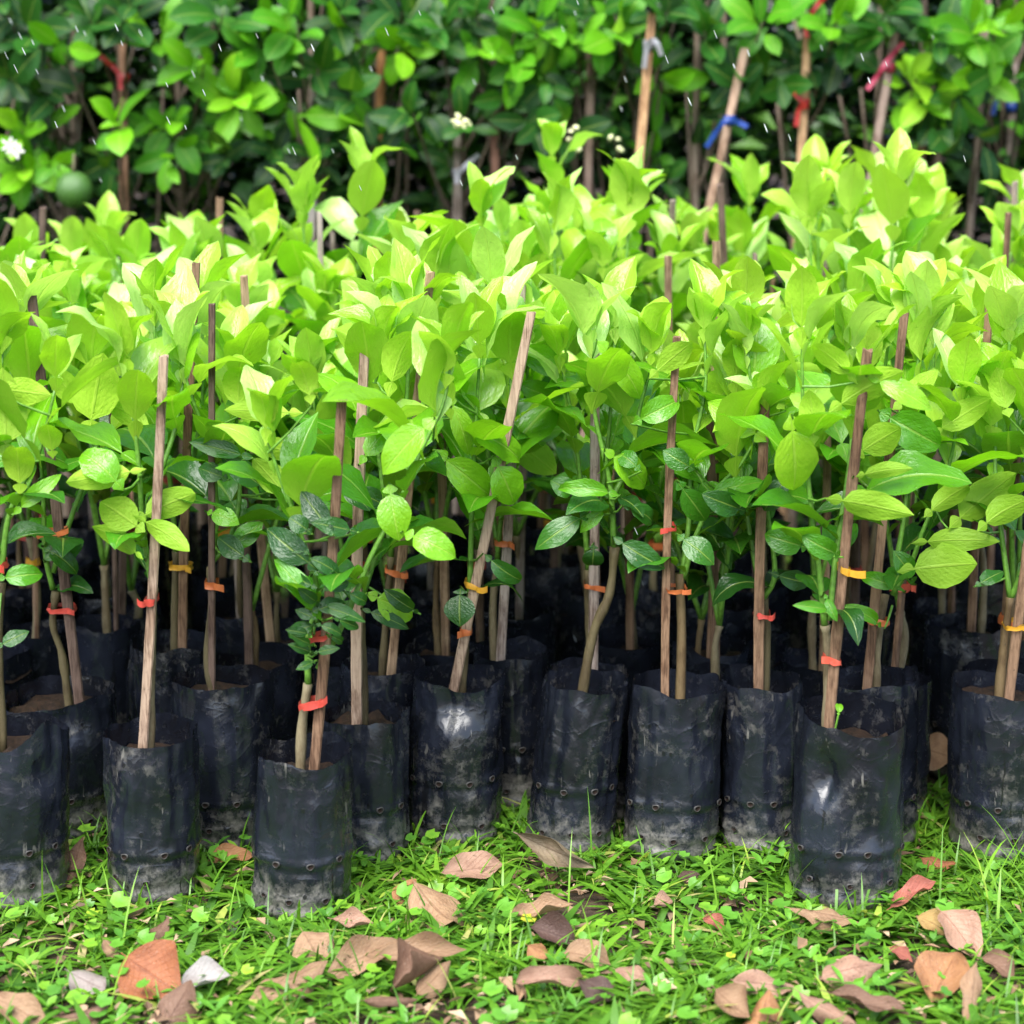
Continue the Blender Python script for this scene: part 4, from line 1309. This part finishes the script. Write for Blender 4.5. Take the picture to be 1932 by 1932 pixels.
def blade(x, y, az, el, L, w, tint, bend, seg=3, droop=1.0):
    b = len(V)
    p = Vector((x, y, -.002)); e = el
    sx, sy = -sin(az), cos(az)
    for i in range(seg + 1):
        t = i / seg
        ww = w * .5 * (1 - t ** 2.2) * (.75 + .5 * min(1, t * 3)) + .0002
        if i == seg:
            V.append(tuple(p)); T.append(tint)
        else:
            cup = .25 * ww
            V.append((p.x + sx * ww, p.y + sy * ww, p.z + cup)); V.append((p.x - sx * ww, p.y - sy * ww, p.z + cup)); T.append(tint); T.append(tint)
        p = p + Vector((cos(az) * cos(e), sin(az) * cos(e), sin(e))) * (L / seg)
        if p.z < .004: p.z = .004
        e -= bend / seg
    for i in range(seg - 1):
        a = b + 2 * i
        Fc.append((a, a + 1, a + 3, a + 2))
    a = b + 2 * (seg - 1)
    Fc.append((a, a + 1, a + 2))


def tuft(x, y, broad, scale=1.0):
    n = RND.randint(4, 8)
    base_t = .30 + .28 * noise.noise((x * 5, y * 5, 7)) + U(-.08, .12)
    a0 = U(0, 6.28)
    for k in range(n):
        az = a0 + k * 6.28 / n + U(-.5, .5)
        if broad:
            L = U(.035, .105) * scale; w = U(.0070, .0150) * scale; el = U(.05, .70); bend = U(.2, 1.3)
        else:
            L = U(.04, .10) * scale; w = U(.0018, .0035); el = U(.3, 1.2); bend = U(.3, 1.6)
        t = base_t + U(-.18, .22)
        if RND.random() < .07: t = U(.9, 1.0)
        blade(x + U(-.012, .012), y + U(-.012, .012), az, el, L, w, max(0, min(1, t)), bend, 4 if broad else 4)


cnt = 0
for i in range(5400):
    x, y = U(-1.35, 1.35), 2.70 + 1.25 * RND.random()
    if not clear(x, y, .002): continue
    bz = bare(x, y)
    if bz > .18 - .22 * max(0, min(1, (3.2 - y) / .3)) and RND.random() < .78: continue
    tuft(x, y, RND.random() < .74, 1.0)
for i in range(1500):
    x, y = U(-1.7, 1.7), U(3.9, 6.0)
    if clear(x, y, .004): tuft(x, y, RND.random() < .5, .9)
# thin taller stalks standing up beside the bags
for i in range(130):
    x, y = U(-1.2, 1.2), U(3.0, 3.7)
    if clear(x, y, .004): blade(x, y, U(0, 6.28), U(1.0, 1.45), U(.09, .17), U(.0016, .003), U(.35, .85), U(.2, 1.1), 5)
for h in H.values():
    if h['yc'] > 3.75: continue
    for i in range(9):
        a = U(pi, 2 * pi) if RND.random() < .8 else U(0, pi); rr = h['r'] + U(.004, .03)
        blade(h['base'].x + rr * cos(a), h['base'].y + rr * sin(a), U(0, 6.28), U(.8, 1.45), U(.05, .11), U(.002, .006), U(.25, .7), U(.3, 1.4), 4)
# the lusher clump at the lower right
for i in range(90):
    x, y = U(.76, 1.0), U(2.95, 3.5)
    if clear(x, y, .004): blade(x, y, U(0, 6.28), U(.7, 1.4), U(.09, .19), U(.0025, .006), U(.4, .9), U(.4, 1.5), 5)
mass('grass', V, Fc, T, M['grass'])

V, Fc, T = [], [], []


def disc(x, y, z, r, tilt, az, tint):
    """round scalloped leaf on a thin stalk"""
    b = len(V); n = 12
    nx, ny, nz = sin(tilt) * cos(az), sin(tilt) * sin(az), cos(tilt)
    N = Vector((nx, ny, nz)); X = N.orthogonal().normalized(); Y = N.cross(X)
    c = Vector((x, y, z)); V.append(tuple(c - N * r * .12)); T.append(tint * .85)
    for ring, f in ((0, .55), (1, 1.0)):
        for k in range(n):
            a = 2 * pi * k / n
            rr = r * f * (1 + (.07 if k % 2 else -.05) * ring)
            if ring and k == 0: rr *= .45
            V.append(tuple(c + X * (rr * cos(a)) + Y * (rr * sin(a)) + N * (r * (.0 if ring == 0 else U(-.05, .10))))); T.append(tint)
    for k in range(n):
        q = (k + 1) % n
        Fc.append((b, b + 1 + k, b + 1 + q)); Fc.append((b + 1 + k, b + 1 + n + k, b + 1 + n + q, b + 1 + q))
    s = len(V)
    g = Vector((x + U(-.01, .01), y + U(-.01, .01), 0))
    for (p) in (g, (g + c) / 2 + Vector((U(-.004, .004), 0, 0)), c - N * r * .12):
        V.append((p.x - .0008, p.y, p.z)); V.append((p.x + .0008, p.y, p.z)); T.append(.8); T.append(.8)
    Fc.append((s, s + 1, s + 3, s + 2)); Fc.append((s + 2, s + 3, s + 5, s + 4))


def herb(x, y, z, az, el, L, w, tint):
    """small oval weed leaf, cupped along the midrib"""
    b = len(V)
    d = Vector((cos(az) * cos(el), sin(az) * cos(el), sin(el))); n = Vector((-cos(az) * sin(el), -sin(az) * sin(el), cos(el))); s = d.cross(n)
    p = Vector((x, y, z))
    for (t, ww, dz) in ((0, .12, 0), (.3, .85, .04), (.6, 1.0, .03), (.85, .6, -.03), (1.0, .06, -.10)):
        c = p + d * (L * t) + n * (L * dz)
        V.extend([tuple(c + s * (w * ww / 2) + n * w * .10), tuple(c), tuple(c - s * (w * ww / 2) + n * w * .10)]); T.extend([tint, tint * .9, tint])
    for i in range(4):
        for j in range(2):
            a = b + 3 * i + j
            Fc.append((a, a + 1, a + 4, a + 3))


for i in range(600):
    x, y = U(-1.3, 1.3), U(2.72, 3.75)
    if not clear(x, y, .012): continue
    if noise.noise((x * 4, y * 4, 2)) < -.12 and RND.random() < .75: continue
    disc(x, y, U(.014, .042), U(.007, .0165), U(.05, .75), U(-2.4, -.7) if RND.random() < .7 else U(0, 6.28), U(.3, .82) if RND.random() < .96 else U(.88, 1))
for i in range(520):
    x, y = U(-1.3, 1.3), U(2.72, 3.75)
    if not clear(x, y, .012): continue
    if noise.noise((x * 3, y * 3, 11)) < -.05 and RND.random() < .7: continue
    a = U(0, 6.28); z = U(.004, .028); t = U(.25, .78)
    for k in range(RND.randint(3, 6)):
        herb(x, y, z, a + k * 1.57 + U(-.3, .3), U(.05, .75), U(.016, .036), U(.008, .015), t + U(-.1, .1))
mass('ground_cover', V, Fc, T, M['weed'])

V, Fc, T = [], [], []
for i in range(4200):
    x, y = U(-1.3, 1.3), 2.7 + 1.1 * RND.random() ** 1.5
    if not clear(x, y, .006): continue
    if bare(x, y) < U(-.5, .5): continue
    a = U(0, 6.28); L = U(.008, .042); w = L * U(.2, .6); z = U(.004, .022)
    d = Vector((cos(a), sin(a), U(-.2, .4))).normalized(); s = Vector((-sin(a), cos(a), U(-.4, .4))).normalized()
    b = len(V); p = Vector((x, y, z)); n = Vector((0, 0, L * U(.1, .3)))
    V += [tuple(p - d * L / 2), tuple(p + s * w / 2 + n), tuple(p + d * L / 2), tuple(p - s * w / 2 + n * U(0, 1)), tuple(p)]
    Fc += [(b, b + 4, b + 1), (b + 1, b + 4, b + 2), (b + 2, b + 4, b + 3), (b + 3, b + 4, b)]
    T += [RND.random()] * 5
mass('leaf_litter', V, Fc, T, M['litter'], smooth=False)

# ---------------------------------------------------------------- ground sheet
V, Fc = [], []
xs = [-60, -20, -6, -3] + [-2 + .1 * i for i in range(41)] + [3, 6, 20, 60]
ys = [-40, -10, 0, 2, 2.5] + [2.6 + .1 * i for i in range(40)] + [7, 8, 12, 30, 120]
for yv in ys:
    for xv in xs:
        fine = -2 <= xv <= 2 and 2.6 <= yv <= 6.5
        V.append((xv, yv, (.006 * noise.noise((xv * 4, yv * 4, 0)) - .004) if fine else -.004))
nx = len(xs)
for i in range(len(ys) - 1):
    for j in range(nx - 1):
        a = i * nx + j; Fc.append((a, a + 1, a + nx + 1, a + nx))
me = bpy.data.meshes.new('ground'); me.from_pydata(V, [], Fc); me.materials.append(M['earth'])
me.polygons.foreach_set('use_smooth', [True] * len(Fc)); me.update()
go = link('ground', me); go['kind'] = 'structure'

# ---------------------------------------------------------------- fallen leaves, each a thing
TONE = {k: tuple(c * .74 for c in v) for k, v in {'tan': (.37, .225, .125), 'rust': (.36, .125, .050), 'pink': (.42, .245, .165), 'grey': (.36, .30, .27), 'white': (.40, .37, .35), 'brown': (.22, .12, .075),
        'dark': (.105, .058, .045), 'red': (.40, .125, .085), 'orange': (.42, .20, .085), 'yellow': (.46, .30, .10), 'olive': (.26, .20, .125)}.items()}
# x, y, length px, width px, turn (deg, in the picture), tone, curl, lift, label
DEAD = """291 1843 118 96 -38 rust .15 .022 broad rust-orange fallen leaf lying flat on the grass
388 1852 84 48 12 white .5 .020 crinkled grey-white fallen leaf touching the rust-orange leaf
166 1852 70 46 -30 grey .6 .018 greyish pink folded fallen leaf left of the rust-orange leaf
160 1906 84 40 15 brown .9 .016 brown rolled fallen leaf at the bottom, below the greyish folded leaf
40 1908 110 42 -28 tan .5 .016 long tan fallen leaf in the bottom left corner
143 1622 62 24 80 brown .6 .040 small brown fallen leaf standing between the two left bags
436 1616 76 26 14 orange .5 .020 orange-brown fallen leaf in the gap beside the dusty streaked bag
330 1905 90 50 60 brown .5 .012 brown fallen leaf tucked below the rust-orange leaf
590 1788 60 58 -60 tan .4 .020 pale tan leaf fragment in front of the nearest shiny bag
545 1848 140 52 35 tan .35 .018 long blotched tan fallen leaf lying diagonally left of the crumpled cluster
684 1806 138 46 38 tan .35 .022 long tan fallen leaf slanting beside the wavy horizontal leaf
796 1798 150 40 6 tan .5 .030 long smooth wavy tan fallen leaf lying horizontally
822 1712 104 78 -55 tan .7 .034 big curled brown fallen leaf with a dark split in it
768 1680 46 34 60 orange .4 .022 small tan leaf scrap left of the big curled split leaf
892 1640 104 48 8 pink .4 .030 pinkish brown fallen leaf in the grass before the dented bag
1050 1606 140 46 -24 olive .9 .060 large grey-brown fallen leaf leaning on the foot of the tilted bag
668 1742 74 32 -14 pink .6 .022 tan arched fallen leaf right of the nearest shiny bag
1022 1722 112 36 6 tan .5 .030 pale tan humped fallen leaf above a dark purple one
1044 1762 78 46 -18 dark .4 .024 dark purple-brown fallen leaf under the pale humped leaf
1018 1794 42 34 -30 orange .5 .016 small orange-brown leaf scrap below the dark purple leaf
1112 1806 84 44 -12 tan .3 .014 faded tan fallen leaf half hidden by grass right of centre
790 1842 96 62 30 brown .8 .034 crumpled purplish brown fallen leaf in the front cluster
820 1846 70 38 48 tan .5 .030 tan pointed fallen leaf against the crumpled brown leaf
738 1884 92 26 4 brown .8 .020 narrow rolled fallen leaf below the crumpled brown leaf
1042 1850 122 34 4 pink .9 .026 reddish tan rolled fallen leaf near the bottom centre
1126 1866 66 38 -32 dark .5 .020 dark brown leaf scrap right of the reddish rolled leaf
1252 1702 34 30 20 pink .3 .016 small pale pink leaf scrap before the broad bag
1192 1838 56 34 -20 pink .4 .014 pale pinkish fallen leaf right of the dark brown scrap
1556 1724 116 32 -12 tan .6 .026 pointed tan fallen leaf before the foot of the largest bag
1724 1686 92 26 34 red .7 .034 narrow pink-red fallen leaf jutting from the foot of the largest bag
1762 1744 56 34 -30 yellow .5 .026 yellowish tan fallen leaf on bare earth at right
1812 1764 84 52 -62 pink .4 .030 pale pink triangular fallen leaf on bare earth at right
1764 1418 62 56 -20 tan .5 .090 rounded tan fallen leaf in the gap behind the largest bag
1442 1856 104 44 -8 pink .3 .016 flat pink-tan spotted fallen leaf at lower right of centre
1612 1826 116 54 20 pink .5 .030 pink and grey layered fallen leaf below the largest bag
1382 1896 68 58 -50 tan .6 .026 pale folded tan fallen leaf at the bottom right of centre
1438 1912 66 54 70 orange .5 .020 orange-tan leaf tip beside the pale folded leaf
1642 1898 128 36 -22 brown .7 .026 long brown fallen leaf at the bottom, right of the pale folded leaf
1782 1842 92 74 60 orange .4 .024 orange-tan torn fallen leaf in the lower right
1836 1878 92 34 78 tan .5 .030 pale strip of fallen leaf beside the orange-tan torn leaf
1884 1826 56 40 -40 brown .5 .020 curled brown fallen leaf by the long grass at right
1772 1626 58 26 -16 rust .6 .024 reddish brown fallen leaf in grass between the two right bags
1348 1742 40 22 -28 red .4 .014 tiny reddish leaf scrap left of the largest bag
1700 1802 40 20 -40 red .4 .014 tiny rust leaf scrap below the bare earth
1562 1905 100 30 -38 pink .6 .022 narrow grey-pink leaf slanting at the bottom right
300 1752 44 22 60 brown .5 .014 small brown leaf scrap in the grass below the dusty streaked bag
210 1790 40 24 -50 tan .5 .014 small tan scrap above the greyish folded leaf
1300 1650 40 20 10 dark .4 .016 dark leaf scrap at the foot of the broad bag
640 1650 36 18 -70 red .4 .020 tiny red-brown leaf at the corner between two centre bags"""
for di, row in enumerate(DEAD.split('\n')):
    px, py, L, w, ang, tone, curl, lift, lab = row.split(' ', 8)
    px, py, L, w, ang, curl, lift = map(float, (px, py, L, w, ang, curl, lift))
    lift = lift * .7 + .015
    c = ground(px, py, lift)
    s = (c - Vector((0, 0, HC))).length / F
    # leaf lies close to the ground, tipped a little to one side: its own length direction on the ground
    a = radians(ang)
    tip = Vector((cos(a), 0, sin(a)))
    pitch = 0.55                                        # how steeply the lying leaves are propped by the grass
    d = Vector((cos(a), sin(a) * cos(pitch), sin(a) * sin(pitch)))
    if lift > .055: d = Vector((cos(a), sin(a) * .3, sin(a) * .95))
    foreshort = sqrt(cos(a) ** 2 + (sin(a) * .72) ** 2)
    Lm = L * s * 1.1 / max(.6, foreshort)
    wm = w * s * 1.4
    me = leaf_mesh('dead_leaf', 700 + di, wr=max(.2, min(.95, wm / Lm)) * (1 + .3 * curl), droop=U(-.5, .7), fold=U(-.1, .35) * (1 + curl), wave=.06 + .08 * curl, pw=U(.85, 1.15), q=U(.7, .95),
                   curl=0, wing=0, pet=U(.0, .16), twist=U(-.7, .7) * (.4 + curl), roll=curl * U(.9, 2.6), ny=13, nx=6, rag=.09)
    me.materials.append(M['dead'])
    o = link('fallen_leaf', me)
    n = Vector((U(-.18, .18), -sin(pitch) * 1.0 + U(-.15, .15), cos(pitch)))
    if lift > .055: n = Vector((U(-.2, .2), -1, .45))
    if RND.random() < .35: n = -n
    o.matrix_basis = leaf_matrix(c - d * (Lm * .5), d, n, Lm)
    q = U(.9, 1.1); k3 = TONE[tone]
    o.color = (k3[0] * q, k3[1] * q, k3[2] * q, 1)
    tag(o, lab, 'fallen leaf', 'fallen leaves on the grass')

# ---------------------------------------------------------------- rain
mb = MB()
drops = [(38, 68), (45, 97), (62, 80), (160, 63), (220, 52), (230, 82), (265, 62), (415, 90), (385, 175), (292, 130), (315, 160), (365, 140), (495, 148), (555, 140), (555, 190), (485, 68),
         (555, 285), (545, 285), (120, 205), (106, 235), (318, 228), (350, 240), (178, 268), (190, 340), (628, 285), (680, 355), (792, 25), (928, 100), (930, 20), (1090, 5), (1085, 25), (1062, 55), (1258, 112),
         (1240, 80), (1172, 205), (975, 297), (870, 345), (895, 155), (1300, 190), (1385, 125), (1412, 100), (1445, 242), (1302, 193), (1627, 108), (1640, 152), (1672, 120), (1820, 300), (1350, 65),
         (1105, 920), (1200, 1002), (1212, 1100), (1128, 1120), (1085, 1205), (145, 55), (12, 105), (30, 130), (70, 135), (20, 40), (730, 60), (590, 90), (455, 225), (700, 130), (1180, 150), (1550, 90), (1760, 70), (1490, 260)]
for (px, py) in drops:
    yd = U(3.5, 5.2)
    p = at_y(px, py, yd)
    L = U(.010, .017); r = U(.0006, .0012)
    d = Vector((.42 + U(-.04, .04), U(-.2, .2), -1)).normalized()
    pts = [p + d * (L * (t - .5)) for t in (0, .12, .35, .7, .92, 1)]
    mb.tube(pts, [r * q for q in (.15, .5, .85, 1, .7, .15)], 6, 0)
me = mb.build('rain', [M['water']])
ro = link('rain', me); ro['kind'] = 'stuff'
